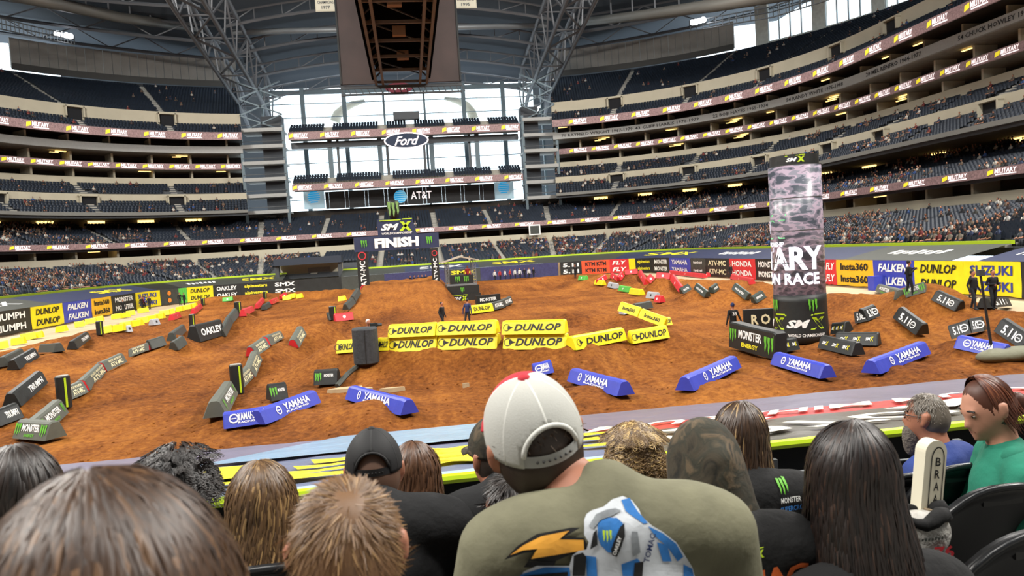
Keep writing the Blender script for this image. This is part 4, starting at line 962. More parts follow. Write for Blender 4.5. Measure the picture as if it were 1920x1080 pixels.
STY = {
 'yamaha': dict(name='track_block', cat='block', m=M_BLUE, desc='blue foam block with white lettering on the near dirt', t=[('YAMAHA', 'w', .08, .14, .46, .46, 0), ('RACING', 'w', .06, -.22, .4, .13, 0)], g=[('ring', 'w', -.24, .06, .3)]),
 'dunlop': dict(name='track_block', cat='block', m=M_YEL, desc='yellow foam block with black lettering on the middle berm', t=[('DUNLOP', 'k', .07, -.02, .74, .5, .25)], g=[('arrow', 'k', -.42, -.02, .26)]),
 'dunlop_top': dict(name='track_block', cat='block', m=M_YEL, desc='yellow foam block stacked on another yellow one', t=[('DUNLOP', 'k', .07, 0, .74, .5, .25)], g=[('arrow', 'k', -.42, 0, .26)]),
 'insta': dict(name='track_block', cat='block', m=M_YEL, desc='yellow foam block with thin lettering leaning down the slope', t=[('Insta360', 'k', 0, 0, .6, .4, 0)]),
 '511': dict(name='track_block', cat='block', m=M_BLKV, desc='black foam block with white numerals on the right-hand jumps', t=[('5.11', 'w', -.08, 0, .42, .6, 0)], g=[('ring', 'w', .25, 0, .28)]),
 'monster': dict(name='track_block', cat='block', m=mat('block_grey', '#55584f', .6, var=.12), desc='dark grey foam block with green claw marks', t=[('MONSTER', 'w', 0, .12, .52, .4, 0), ('ENERGY', 'g', 0, -.28, .3, .16, 0)], g=[('claw', 'g', -.38, 0, .7), ('claw', 'g', .38, 0, .7)]),
 'triumph': dict(name='track_block', cat='block', m=M_BLKV, desc='black foam block with white script on the left lanes', t=[('TRIUMPH', 'w', .12, 0, .5, .42, 0)]),
 'rocky': dict(name='track_block', cat='block', m=MATS['block_grey'], desc='grey foam block with cream lettering and red ends', t=[('ATV-MC', 'c', .02, -.12, .6, .42, 0), ('ROCKY MOUNTAIN', 'c', .02, .28, .6, .2, 0)], end=M_REDV),
 'oakley': dict(name='track_block', cat='block', m=M_BLKV, desc='tall black lettered foam block on the left jump', t=[('OAKLEY', 'w', 0, 0, .8, .42, 0)]),
 'grey': dict(name='track_block', cat='block', m=M_GRYV, desc='plain dark foam block lying in the dirt', t=[]),
 'lane': dict(name='lane_block', cat='block', m=M_YEL, desc='small yellow foam wedge marking the left lanes', t=[]),
 'red': dict(name='lane_block', cat='block', m=M_REDV, desc='red foam block with a white mark draped on a jump', t=[], g=[('disc', 'w', 0, 0, .2)]),
 'green': dict(name='lane_block', cat='block', m=BST['grn'], desc='bright green foam block by the middle lanes', t=[], g=[('disc', 'w', 0, 0, .2)]),
 'lanew': dict(name='lane_block', cat='block', m=mat('pale_vinyl', '#a9adb2', .5), desc='pale grey foam block beside the lanes', t=[], g=[('disc', 'k', 0, 0, .2)]),
 'darkj': dict(name='track_block', cat='block', m=mat('dark_green_vinyl', '#303a33', .5), desc='dark green foam block on the whoops left of the screen tower', t=[('MONSTER', 'w', 0, 0, .6, .3, 0)]),
 'smxbox': dict(name='trackside_box', cat='box', m=M_BLKV, desc='low black box with lime marks beside the screen tower', t=[('SM', 'w', -.33, 0, .12, .25, .3), ('X', 'y', -.24, 0, .08, .34, .2), ('SM', 'w', -.03, 0, .12, .25, .3), ('X', 'y', .06, 0, .08, .34, .2), ('SM', 'w', .27, 0, .12, .25, .3), ('X', 'y', .36, 0, .08, .34, .2)]),
 'mbox': dict(name='trackside_box', cat='box', m=M_BLKV, desc='black equipment box with green claw mark on the near dirt', t=[('MONSTER', 'w', .15, .1, .4, .2, 0)], g=[('claw', 'g', -.3, 0, .6)]),
}
for A, B in (((420, 812), (498, 800)), ((500, 803), (604, 760)), ((646, 754), (750, 786)), ((1062, 720), (1156, 750)), ((1303, 740), (1392, 694)), ((1443, 688), (1536, 716)), ((1652, 708), (1748, 668)), ((1787, 658), (1876, 678)), ((1005, 712), (1040, 704))): block(A, B, 'yamaha', .42, .62)
S_ = [block((630, 668), (665, 665), 'dunlop', .5), block((706, 663), (728, 662), 'dunlop', .5)]
for A, B in (((728, 661), (817, 657)), ((819, 657), (931, 654)), ((942, 656), (1061, 655))):
    a, b = hit(*A), hit(*B); block(A, B, 'dunlop', .56, .8, a, b); z = Vector((0, 0, .57)); n_ = Vector((0, .06, 0)); block(A, B, 'dunlop_top', .5, .68, a+z+n_, b+z+n_)
block((1082, 662), (1178, 642), 'dunlop', .5); block((1188, 650), (1257, 638), 'dunlop', .5); block((1236, 615), (1262, 612), 'dunlop', .4)
a = hit(1205, 618); block((1190, 588), (1210, 603), 'insta', .5, .6, a+Vector((-1.0, 1.2, 1.0)), a+Vector((-.1, .5, .65))); block((1208, 600), (1232, 618), 'insta', .5, .6, a+Vector((-.1, .45, .62)), a+Vector((1.0, -.4, .1)))
for A, B in (((1603, 612), (1628, 606)), ((1628, 606), (1652, 597)), ((1673, 600), (1716, 633)), ((1745, 567), (1790, 588)), ((1784, 642), (1822, 630)), ((1822, 630), (1846, 626)), ((1862, 626), (1915, 662)), ((1860, 582), (1899, 577))): block(A, B, '511', .48, .62)
for A, B in (((22, 828), (84, 834)), ((86, 822), (131, 778)), ((428, 786), (448, 742)), ((1640, 548), (1675, 566)), ((1698, 563), (1735, 552))): block(A, B, 'monster', .5, .7)
for A, B in (((0, 806), (47, 788)), ((42, 768), (92, 722)), ((38, 696), (76, 672)), ((147, 657), (172, 637))): block(A, B, 'triumph', .5, .6)
for A, B in (((135, 755), (168, 740)), ((171, 737), (205, 697)), ((203, 700), (240, 682)), ((241, 674), (279, 660)), ((457, 733), (480, 708)), ((480, 712), (493, 678)), ((483, 672), (508, 654)), ((510, 652), (534, 636)), ((562, 656), (576, 630))): block(A, B, 'rocky', .45, .6)
block((378, 644), (425, 630), 'oakley', 1.0, .9)
for A, B in (((20, 690), (50, 670)), ((70, 664), (100, 664)), ((286, 658), (314, 650)), ((336, 660), (353, 648)), ((333, 642), (351, 622)), ((425, 634), (438, 608)), ((438, 608), (451, 592)), ((618, 604), (630, 600)), ((655, 583), (668, 570)), ((668, 568), (678, 552)), ((500, 582), (510, 575))): block(A, B, 'grey', .5, .6)
L1 = ((4, 656), (32, 648), (55, 638), (68, 636), (112, 624), (150, 614), (170, 608), (185, 604), (217, 599), (232, 597), (246, 592), (270, 587)); L2 = ((200, 626), (220, 623), (236, 617), (253, 613), (268, 607), (282, 603), (297, 599), (309, 592), (320, 590), (334, 585), (350, 581), (360, 578), (538, 563), (546, 560), (560, 560), (640, 565))
for x, y in L1+L2: r_ = random.uniform(-.3, .3); a = hit(x, y); L_ = .38+.15*random.random(); block((x, y), (x, y), 'lane', .55, .6, a+Vector((-L_, -L_*r_*2, 0)), a+Vector((L_, L_*r_*2, .1)))
for A, B in (((328, 602), (341, 596)), ((367, 590), (381, 578)), ((463, 595), (478, 584)), ((486, 580), (497, 566)), ((512, 572), (524, 566)), ((530, 562), (540, 556)), ((630, 606), (664, 602)), ((1125, 534), (1140, 524)), ((1143, 522), (1156, 530)), ((1165, 528), (1172, 518)), ((1172, 517), (1195, 515)), ((1196, 517), (1207, 536)), ((1220, 534), (1229, 524)), ((1229, 524), (1255, 526)), ((1256, 527), (1272, 550)), ((1280, 514), (1302, 512)), ((1303, 512), (1318, 523)), ((1345, 519), (1380, 517)), ((1384, 523), (1405, 536)), ((1225, 569), (1236, 570))): block(A, B, 'red', .5, .55)
for A, B in (((1083, 527), (1096, 527)), ((1158, 547), (1176, 550)), ((417, 567), (436, 565))): block(A, B, 'green', .5, .6)
for A, B in (((1113, 535), (1128, 537)), ((1178, 553), (1198, 556))): block(A, B, 'lane', .5, .6)
for A, B in (((1138, 540), (1153, 543)), ((1210, 561), (1228, 563)), ((1170, 593), (1184, 590)), ((240, 625), (250, 624)), ((290, 612), (302, 610))): block(A, B, 'lanew', .5, .6)
for A, B in (((1282, 554), (1298, 545)), ((1300, 544), (1320, 560)), ((1340, 552), (1350, 544)), ((1371, 545), (1397, 565)), ((1419, 572), (1438, 560)), ((1449, 560), (1471, 576))): block(A, B, 'darkj', .45, .55)
block((1196, 586), (1226, 580), 'grey', .5, .6)
for A, B in (((588, 728), (632, 725)), ((509, 758), (542, 753))): block(A, B, 'mbox', .55, .6)
for A, B in (((1456, 668), (1502, 660)), ((1532, 657), (1596, 672)), ((1566, 652), (1646, 653)), ((1452, 648), (1478, 646)), ((1556, 632), (1582, 630))): block(A, B, 'smxbox', .48, .6)
def ordinal(i): return ['first', 'second', 'third', 'fourth', 'fifth', 'sixth', 'seventh', 'eighth', 'ninth', 'tenth', 'eleventh', 'twelfth', 'thirteenth', 'fourteenth', 'fifteenth', 'sixteenth', 'seventeenth', 'eighteenth', 'nineteenth', 'twentieth'][i] if i < 20 else ['twenty-'+w for w in 'first second third fourth fifth sixth seventh eighth ninth'.split()][i-20] if i < 29 else 'thirtieth and later'
for st, L_ in BLK.items():
    for i, (x, o) in enumerate(sorted(L_, key=lambda q: q[0])): o['label'] = STY[st]['desc']+', '+ordinal(i)+' from the left'; o['group'] = STY[st]['desc'].split(' on ')[0]+'s'
# black round bollards
bol = [(122, 765, 1.15), (446, 738, 1.1), (188, 628, 1.0), (361, 612, 1.0), (447, 590, .9), (497, 560, .9), (531, 556, .7), (381, 572, .8), (625, 600, .9)]
for i, (px, py, h) in enumerate(sorted(bol)):
    t = thing('track_bollard', 'black round bollard with lime stripe on the track, %s from the left' % ordinal(i), 'bollard', hit(px, py), 0, 'black track bollards')
    MB().lathe([(.22, 0), (.24, .02), (.24, h-.03), (.21, h), (0, h)], n=18).build('post', M_BLKV, t, smooth=False)
    s_ = MB(); s_.box((.17, -.2, h*.5), (.05, .05, h*.9)); s_.build('stripe', M_LIME, t); MB().lathe([(.2, 0), (.2, .02), (0, .02)], (0, 0, h), 16).build('cap', M_CONC, t)
# big grey drum with a camera operator behind it
p = hit(688, 682); t = thing('foam_drum', 'big dark grey padded drum beside the yellow blocks', 'drum', p)
MB().lathe([(.46, 0), (.5, .05), (.5, 1.36), (.46, 1.42), (0, 1.42)], n=28).build('drum', mat('drum_grey', '#34373a', .7, var=.25, vscale=6, bump=.3, bscale=14), t); MB().box((.02, -.5, .7), (.03, .03, 1.3)).build('seam', M_BLKV, t)
field_person(0, 0, 'person in black holding a camera behind the big grey drum', .5, p=p+Vector((.05, .85, -.1)), armL=(-.1, -.35, 1.5), armR=(.16, -.36, 1.5), hair=M_WHT, lean=.08)
tc_ = thing('video_camera', 'video camera held up by the person behind the grey drum', 'camera', p+Vector((.35, .42, 1.45))); MB().box((0, 0, 0), (.3, .16, .16)).build('camera_body', M_BLKV, tc_); MB().tube([(.15, 0, 0), (.32, 0, 0)], .06, 10).build('lens', M_DKST, tc_)
a, b = hit(672, 690), hit(632, 728); MB().tube([a+Vector((0, 0, .08)), a.lerp(b, .5)+Vector((0, 0, .14)), b+Vector((0, 0, .08))], .1, 6).build('cable_cover', M_GRYV, label='grey cable cover running down from the drum to the black box', cat='cable cover')
# ================================================================== screen tower
M_CAMO = bpy.data.materials.new('camo_screen'); M_CAMO.use_nodes = True; nt = M_CAMO.node_tree; b = nt.nodes['Principled BSDF']; b.inputs['Roughness'].default_value = .3
tc = nt.nodes.new('ShaderNodeTexCoord'); mp = nt.nodes.new('ShaderNodeMapping'); mp.inputs['Scale'].default_value = (1.1, 1.1, 2.6); nt.links.new(tc.outputs['Object'], mp.inputs[0])
n1 = nt.nodes.new('ShaderNodeTexNoise'); n1.inputs['Scale'].default_value = 1.25; n1.inputs['Detail'].default_value = 2.5; nt.links.new(mp.outputs[0], n1.inputs['Vector'])
cr = nt.nodes.new('ShaderNodeValToRGB'); cr.color_ramp.interpolation = 'CONSTANT'; e = cr.color_ramp.elements
e[0].position = 0; e[0].color = (*lin('#3f444c'), 1); e[1].position = .40; e[1].color = (*lin('#69646f'), 1)
for ps, c in ((.47, '#978895'), (.55, '#77757f'), (.62, '#4b5059')): k = e.new(ps); k.color = (*lin(c), 1)
nt.links.new(n1.outputs[0], cr.inputs[0]); nt.links.new(cr.outputs[0], b.inputs['Base Color']); nt.links.new(cr.outputs[0], b.inputs['Emission Color']); b.inputs['Emission Strength'].default_value = .3
tp = hit(1517, 645)+Vector((.25, 1.05, 0)); TWR = 1.06
t = thing('screen_tower', 'tall round screen tower with camouflage picture on a black skirt', 'screen tower', tp)
tz = lambda py: at_y(1515, py, tp.y-TWR*.9).z-tp.z
z1, z2, z3 = tz(553), tz(306), tz(287)
MB().lathe([(1.16, .02), (1.12, .3), (TWR+.01, z1-.3), (TWR+.01, z1)], n=48).build('skirt', M_BLKV, t, smooth=True)
MB().lathe([(TWR, z1), (TWR, z2)], n=48).build('screen', M_CAMO, t, smooth=True)
for k in range(4): MB().lathe([(TWR+.015, z1+(z2-z1)*(k+.98)/4), (TWR+.015, z1+(z2-z1)*(k+1.0)/4)], n=48).build('screen_seam', M_GRYV, t)
MB().lathe([(TWR-.08, z2), (TWR-.08, z3), (0, z3)], n=40).build('top_drum', M_BLKV, t, smooth=False)
AV = math.atan2(CAM.y-tp.y, CAM.x-tp.x)
def cyl(R, zc, a0=0.0): return lambda u, v: Vector((R*math.cos(AV+a0+u/R), R*math.sin(AV+a0+u/R), zc+v))
E_W = mat('tower_white', '#f4f4ff', .5, emit=1.0); E_G = mat('tower_green', '#6fd08a', .5, emit=.7)
R2 = TWR+.02; za = tz(483); zr = tz(522)
Print().text('MILITARY', -1.4, 0, 5.0, .98, .035, 0, res=3).build('lettering', E_W, cyl(R2, za), t)
Print().text('APPRECIATION RACE', -2.05, 0, 5.9, .5, .03, 0, res=2).build('lettering', E_W, cyl(R2, zr), t)
Print().smx(-1.75, 0, 2.7, 1).build('emblem', E_G, cyl(R2, tz(425)), t); Print().smx(-1.75, 0, 2.7, 0).text('WORLD CHAMPIONSHIP', -1.75, -.78, 2.4, .2, .02).build('lettering', E_W, cyl(R2, tz(420)), t)
zb = tz(605); RS = TWR+.06
for a0 in (.2, -1.35):
    Print().smx(0, 0, 1.75, 0).text('WORLD CHAMPIONSHIP', .05, -.52, 1.6, .13, .02).build('lettering', M_WHITE, cyl(RS, zb, a0), t)
    Print().smx(0, 0, 1.75, 1).build('emblem', M_LIME, cyl(RS, zb, a0), t); Print().claw(.3, .72, .55).build('claw_mark', M_GREEN, cyl(RS, zb, a0), t)
Print().smx(.05, 0, .8, 0).build('lettering', M_WHITE, cyl(TWR-.06, (z2+z3)/2), t); Print().smx(.05, 0, .8, 1).build('emblem', M_LIME, cyl(TWR-.06, (z2+z3)/2), t)
# barriers round the tower
a, b = hit(1395, 628), hit(1478, 624); t = thing('barrier_panel', 'long black barrier with big cream letters behind the screen tower', 'barrier', a); d_ = b-a
MB().bar((0, 0, .6), d_+Vector((0, 0, .6)), .25, 1.2).build('panel', M_BLKV, t)
Print().text('ROAD', 1.25, .72, 1.9, .48, .03, sp=1.5).build('lettering', INK['c'], plane_fn((0, -.14, 0), d_, (0, 0, 1), .03), t)
a, b = hit(1366, 655), hit(1452, 680); STY['cushion'] = dict(name='inflatable_barrier', cat='barrier', m=M_BLKV, desc='', inset=.08, t=[('MONSTER', 'w', -.02, .14, .5, .36, 0), ('ENERGY', 'y', -.02, -.26, .36, .17, 0)], g=[('claw', 'g', -.4, .05, .6), ('claw', 'g', .38, 0, .75)])
o = block((1366, 655), (1452, 680), 'cushion', 1.02, .6); o['label'] = 'tall black cushion barrier with white lettering and green claw marks'

# ================================================================== finish arch and tower
Yf = 72.0
def F_(px, py): return at_y(px, py, Yf)
lg = float(T0(-4.7, Yf))
t = thing('finish_arch', 'finish line arch with navy header board on two banner legs', 'arch', (-1.1, Yf, 0))
o_ = Vector(t.location)
for k, (px0, px1, pt, pb) in enumerate(((669, 689, 470, 556), (807, 821, 465, 548))):
    A, B = F_((px0+px1)/2, pt)-o_, F_((px0+px1)/2+5, pb)-o_; w = (px1-px0)/FPX*Yf; x = (A.x+B.x)/2; hb = A.z-B.z
    MB().box((x, 0, (A.z+B.z)/2-.3), (w, .5, hb+.6)).build('leg', M_BLKV, t)
    Print().text('ATV-MC', x, (A.z+B.z)/2, hb*.55, w*.5, .02, rot=math.pi/2).build('lettering', M_WHITE, plane_fn((0, -.27, 0), (1, 0, 0), (0, 0, 1), .02), t)
    [Print().ring(x, q_, w*.38, w*.1).build('emblem', INK['r'], plane_fn((0, -.27, 0), (1, 0, 0), (0, 0, 1), .02), t) for q_ in (A.z-.5, B.z+.75)]
A, B = F_(665, 470)-o_, F_(822, 441)-o_; zc = (A.z+B.z)/2+.05; xc = (A.x+B.x)/2; hw = (B.x-A.x)/2; fz = plane_fn((0, -.36, 0), (1, 0, 0), (0, 0, 1), .03)
MB().box((xc, 0, zc), (2*hw, .6, 1.42)).build('header', M_NAVY, t)
Print().text('FINISH', xc, zc, 4.2, .95, .06).build('lettering', M_WHITE, fz, t); [Print().claw(xc+q_, zc, .8).build('claw_mark', M_GREEN, fz, t) for q_ in (-3.1, 3.1)]
A, B = F_(709, 441)-o_, F_(776, 413)-o_; x2 = (A.x+B.x)/2; zz = (A.z+B.z)/2+.15
MB().add([(x2-1.75, s_, zz-.85) for s_ in (-.3, .3)]+[(x2+1.95, s_, zz-.85) for s_ in (-.3, .3)]+[(x2+1.6, s_, zz+.7) for s_ in (-.3, .3)]+[(x2-1.75, s_, zz+.7) for s_ in (-.3, .3)], [(0, 2, 4, 6), (1, 7, 5, 3), (0, 6, 7, 1), (2, 3, 5, 4), (4, 5, 7, 6), (0, 1, 3, 2)]).build('crest_board', M_NAVY, t)
Print().smx(x2, zz, 3.1, 0).text('WORLD CHAMPIONSHIP', x2+.05, zz-.68, 2.9, .2, .02).build('lettering', M_WHITE, fz, t); Print().smx(x2, zz, 3.1, 1).build('emblem', M_LIME, fz, t)
p = F_(739, 411)-o_; MB().lathe([(.36, 0), (.52, .5), (.6, 1.0), (.58, 1.55), (.5, 1.75), (0, 1.75)], (p.x, 0, p.z), 20).build('can', M_BLKV, t, smooth=True)
Print().claw(p.x, p.z+.9, 1.5).build('claw_mark', mat('claw_green', '#7aa05a', .6), plane_fn((0, -.62, 0), (1, 0, 0), (0, 0, 1), .03), t)
# scaffold tower right of the arch
p = F_(868, 562); t = thing('scaffold_tower', 'roofed truss scaffold tower with black banners right of the finish arch', 'scaffold tower', (p.x, Yf, p.z))
for x in (-1.35, 1.3):
    for y in (0, 2.2):
        mb = MB()
        for dx in (-.14, .14): mb.tube([(x+dx, y, .0), (x+dx, y, 3.75)], .035, 5)
        for k in range(12): mb.bar((x-.14, y, .3*k), (x+.14, y, .3*k+.3), .03)
        mb.build('leg', M_STEEL, t)
mb = MB().add([(-1.9, -.4, 3.75), (0, -.4, 4.3), (1.8, -.4, 3.85), (1.8, 2.6, 3.85), (0, 2.6, 4.3), (-1.9, 2.6, 3.75), (-1.9, -.4, 3.65), (0, -.4, 4.15), (1.8, -.4, 3.75), (1.8, 2.6, 3.75), (0, 2.6, 4.15), (-1.9, 2.6, 3.65)],
  [(0, 1, 4, 5), (1, 2, 3, 4), (7, 6, 11, 10), (8, 7, 10, 9), (0, 6, 7, 1), (1, 7, 8, 2), (2, 8, 9, 3), (3, 9, 10, 4), (4, 10, 11, 5), (5, 11, 6, 0)]); mb.build('roof', mat('roof_tan', '#b3a795', .7), t)
MB().box((0, 1.1, 1.45), (3.0, 2.6, .15)).build('platform', M_STEEL, t); MB().box((0, -.1, 2.0), (2.3, .08, .85)).build('banner', M_BLKV, t)
MB().box((.1, -.2, .95), (3.1, .1, .9)).build('banner', M_BLKV, t); MB().box((.1, -.25, .2), (3.3, .4, .8)).build('plinth', M_BLKV, t)
f2 = plane_fn((0, -.16, 0), (1, 0, 0), (0, 0, 1), .02); [Print().claw(q_, 2.0, .65).build('claw_mark', M_GREEN, f2, t) for q_ in (-.4, .45)]
Print().claw(0, .98, .5).build('claw_mark', M_GREEN, plane_fn((0, -.26, 0), (1, 0, 0), (0, 0, 1), .02), t); Print().smx(-.3, .2, 1.5, 0).build('lettering', M_WHITE, plane_fn((0, -.46, 0), (1, 0, 0), (0, 0, 1), .02), t); Print().smx(-.3, .2, 1.5, 1).build('emblem', M_LIME, plane_fn((0, -.46, 0), (1, 0, 0), (0, 0, 1), .02), t)
o = field_person(0, 0, 'person in dark red standing on the scaffold tower platform', 0, M_REDC, p=Vector((p.x+.7, Yf+.9, p.z+1.53)))
a, b = hit(894, 583), hit(938, 578); t = thing('barrier_panel', 'low black barrier with white lettering right of the scaffold tower', 'barrier', a); d_ = b-a; MB().bar((0, 0, .6), d_+Vector((0, 0, .6)), .3, 1.2).build('panel', M_BLKV, t)
Print().text('MONSTER', d_.length/2, .85, d_.length*.7, .28, .02).text('MONSTER', d_.length/2, .4, d_.length*.7, .28, .02).build('lettering', M_WHITE, plane_fn((0, -.18, 0), d_, (0, 0, 1), .02), t)
for i, (A, B, m_, l_) in enumerate((((884, 591), (927, 585), M_YEL, 'yellow'), ((927, 584), (948, 578), M_GRYV, 'grey'), ((948, 577), (963, 570), M_GRYV, 'dark grey'))):
    STY['k%d' % i] = dict(name='track_block', cat='block', m=m_, desc='', t=[('DUNLOP' if i == 0 else 'ATV-MC', 'k' if i == 0 else 'w', 0, 0, .7, .5, 0)]); o = block(A, B, 'k%d' % i, .6, .6); o['label'] = '%s foam block with lettering in the curved row below the scaffold tower' % l_
# people standing on the field
field_person(831, 618, 'person in black walking behind the yellow block wall', .9, sc=.98, stride=.2); field_person(877, 612, 'person in dark navy leaning beside the barrier behind the yellow blocks', 2.6, M_NAVYC, lean=.1)
field_person(1706, 557, 'person in black with cap photographing by the golden banner', 1.3, armL=(-.1, -.3, 1.4), armR=(.12, -.3, 1.4)); field_person(1826, 581, 'photographer in black vest with cameras before the yellow banner', .2, armL=(-.33, -.1, .8), armR=(.33, -.1, .8), stride=.2)
field_person(1863, 580, 'second photographer in black holding white paper before the yellow banner', -.1, armL=(-.1, -.3, 1.15), armR=(.12, -.3, 1.15)); field_person(1823, 560, 'person in a black cap standing behind the photographers', 1.2)
o = field_person(1386, 640, 'rider in black jersey with number leaning on the barrier', math.pi, p=hit(1386, 645)+Vector((0, .5, 0)), hair=M_NAVYC, armL=(-.35, .1, .9)); Print().text('35', 0, 1.3, .2, .15, .03).build('number', M_WHITE, plane_fn((0, .17, 0), (-1, 0, 0), (0, 0, 1), .02), o)
field_person(1404, 522, 'person in black standing before the red banner on the right wall', .3); field_person(1079, 522, 'dark figure at the far right corner of the track', .2)
for i, (x, y, m_) in enumerate(((180, 592, M_DARKC), (213, 585, M_DARKC), (222, 584, M_REDC), (233, 583, M_BLUEC), (281, 580, M_DARKC), (346, 573, M_DARKC), (338, 572, M_DARKC))):
    field_person(x, y, 'person standing along the left wall banners, %s from the left' % ordinal(i), random.uniform(-1, 1), m_)
for i in range(14):
    x = 770+i*5.4 if i < 5 else 905+(i-5)*10; m_ = random.choice((M_DARKC, M_WHT, M_REDC, M_DARKC)); q_ = at_z(x, 521-.01*(x-770), .0); q_.y = min(q_.y, 117.0)
    field_person(0, 0, 'rider waiting at the far end fence, %s from the left' % ordinal(i), random.uniform(-1, 1), m_, p=q_, group='riders waiting along the far end fence')
# tall thin camera pole at the right
a = hit(1861, 665); b = a+Vector((-.35, 0, 2.6)); t = thing('camera_pole', 'thin black pole standing right of the photographers', 'pole', a); MB().tube([(0, 0, 0), b-a], [.05, .035], 8).build('pole', M_BLKV, t); MB().box(b-a+Vector((0, 0, .1)), (.2, .15, .2)).build('head', M_DKST, t)
p = hit(1890, 668); t = thing('folded_tarp', 'crumpled olive tarp lying at the right edge of the track', 'tarp', p); pr = [('e', (0, 0, .05), (1.0, .5, .25), 0), ('e', (.7, -.2, .1), (.8, .45, .22), 0), ('e', (-.5, .1, 0), (.5, .4, .15), 0)]; link('sheet', blob_mesh(pr, [mat('olive_tarp', '#6a6a55', .7, bump=.4, bscale=6)], .06, .1), None, t)
p = at_z(1663, 541, .0); MB().box((p.x-1.2, p.y-.6, .55), (1.1, .8, 1.1)).build('equipment_case', M_BLUE, label='blue box standing under the blue banner on the right wall', cat='box')
# ================================================================== our own stand: rail, tarps, rows
YR = 11.3
link('wall_near', MB().box((1, YR-.15, 1.1), (60, .3, 2.3)).mesh(), MATS['tan_wall'], kind='structure')
M_SHEET = {}
def sheet_mat(name, col, rough=.3):
    return mat(name, col, rough, var=.12, vscale=.9, bump=.5, bscale=3.5, spec=.6)
def tz_(y): return 2.3+(YR-y)*(3.25-2.3)/(YR-5.65)
def sheet(name, label, x0, x1, bands, prints):
    t = thing(name, label, 'tarp', (0, 0, 0))
    for (v0, v1, m) in bands:
        nu = 60; nv = 8; V = []
        for j in range(nv+1):
            for i in range(nu+1):
                x = x0+(x1-x0)*i/nu; y = YR+(5.65-YR)*(v0+(v1-v0)*j/nv)
                V.append((x, y, tz_(y)+.018*noise.noise(Vector((x*1.3, y*2.5, 0)))+.01*noise.noise(Vector((x*5, y*3, 2)))))
        link('sheet', me_from(V, [(j*(nu+1)+i, (j+1)*(nu+1)+i, (j+1)*(nu+1)+i+1, j*(nu+1)+i+1) for j in range(nv) for i in range(nu)], True), m, t)
    fn = lambda u, v: Vector((u, YR+(5.65-YR)*v, tz_(YR+(5.65-YR)*v)+.035))
    for nm, m, P in prints: P.build(nm, m, fn, t)
    a = MB(); a.tube([(x0, 5.62, 3.26), ((x0+x1)/2, 5.6, 3.27), (x1, 5.62, 3.26)], .04, 8); a.build('lime_edge', mat('lime_rail', '#b9d61f', .4), t, smooth=False)
P1 = Print()       # yellow brush letters, seen from behind (upside down)
for u0, u1, v0, v1 in ((-3.6, -1.7, .56, .78), (-1.2, .1, .60, .66), (-1.3, .2, .69, .73), (-1.4, .3, .76, .80), (-.1, .55, .62, .86), (-3.4, .2, .82, .86), (.7, 2.0, .60, .64), (.8, 2.1, .70, .73), (.7, 2.2, .80, .84)):
    n_ = 8; top = [(u0+(u1-u0)*i/n_, v0+.012*math.sin(i*1.7+u0)) for i in range(n_+1)]; bot = [(u0+(u1-u0)*i/n_+.1, v1+.012*math.sin(i*1.3+v0)) for i in range(n_+1)]
    for i in range(n_): P1.poly([top[i], bot[i], bot[i+1], top[i+1]])
Y_INK = mat('sheet_yellow', '#e6d72a', .4)
sheet('near_tarp', 'glossy blue-grey tarp with yellow strokes over the wall at the left', -9.5, 1.95, [(0, .5, sheet_mat('sheet_violet', '#75738a')), (.5, .92, sheet_mat('sheet_slate', '#6b7590')), (.92, 1, sheet_mat('sheet_sky', '#a5bccd'))],
      [('lettering', Y_INK, P1), ('blue_panel', sheet_mat('sheet_blue', '#86a9c6', .22), Print().poly([(-2.6, .5), (-1.2, .02), (1.9, .02), (1.9, .46)]))])
P2 = Print(); P2.text('MUBAHIM MUBAHIM', 5.6, .54, 7.6, .09, .02, -.5); P3 = Print()
P3.text('JOTO   O   N', 5.6, .80, 7.4, .17, .02, .3)
for k in range(3): P3.poly([(2.4+2.6*k, .70), (3.6+2.6*k, .63), (3.9+2.6*k, .64), (2.9+2.6*k, .78)])
sheet('near_tarp', 'grey and charcoal tarp with red band and cream letters over the wall at the right', 2.0, 15, [(0, .46, sheet_mat('sheet_mauve', '#6f6a7c')), (.46, .62, sheet_mat('sheet_red', '#c6413d')), (.62, .97, sheet_mat('sheet_char', '#5a5850')), (.97, 1, M_BLKV)],
      [('red_band_lettering', mat('sheet_cream', '#e9e6d8', .4), P2), ('lettering', MATS['sheet_cream'], P3)])
for i in range(7): MB().box((-8+3.2*i, 8.7, tz_(8.7)+.02), (.02, 5, .01)).build('trim_tarp_seam_%d' % i, M_GRYV, kind='structure') if False else None
# guard rail under the lime edge
t = thing('guard_rail', 'dark guard rail with thin horizontal bars in front of the first row', 'guard rail', (0, 5.45, 2.2))
MB().box((2, .22, .5), (24, .04, 1.05)).build('backing', mat('rail_backing', '#0b0c10', .9), t)
for k in range(5): MB().tube([(-9, 0, .12+.19*k), (14, 0, .12+.19*k)], .009, 5).build('bar', M_STEEL, t)
for k in range(14): MB().box((-8.6+1.62*k, 0, .5), (.06, .05, 1.0)).build('post', M_DKST, t)
# concrete rows under the seats
def floor_z(y): return 3.35-.27*(y-1.7)
mb = MB()
for k in range(8):
    y = 5.3-.85*k; mb.box((1, y, floor_z(y)-.5), (24, .85, 1.0))
mb.build('seating_deck', mat('row_concrete', '#4b4a48', .85), kind='structure')
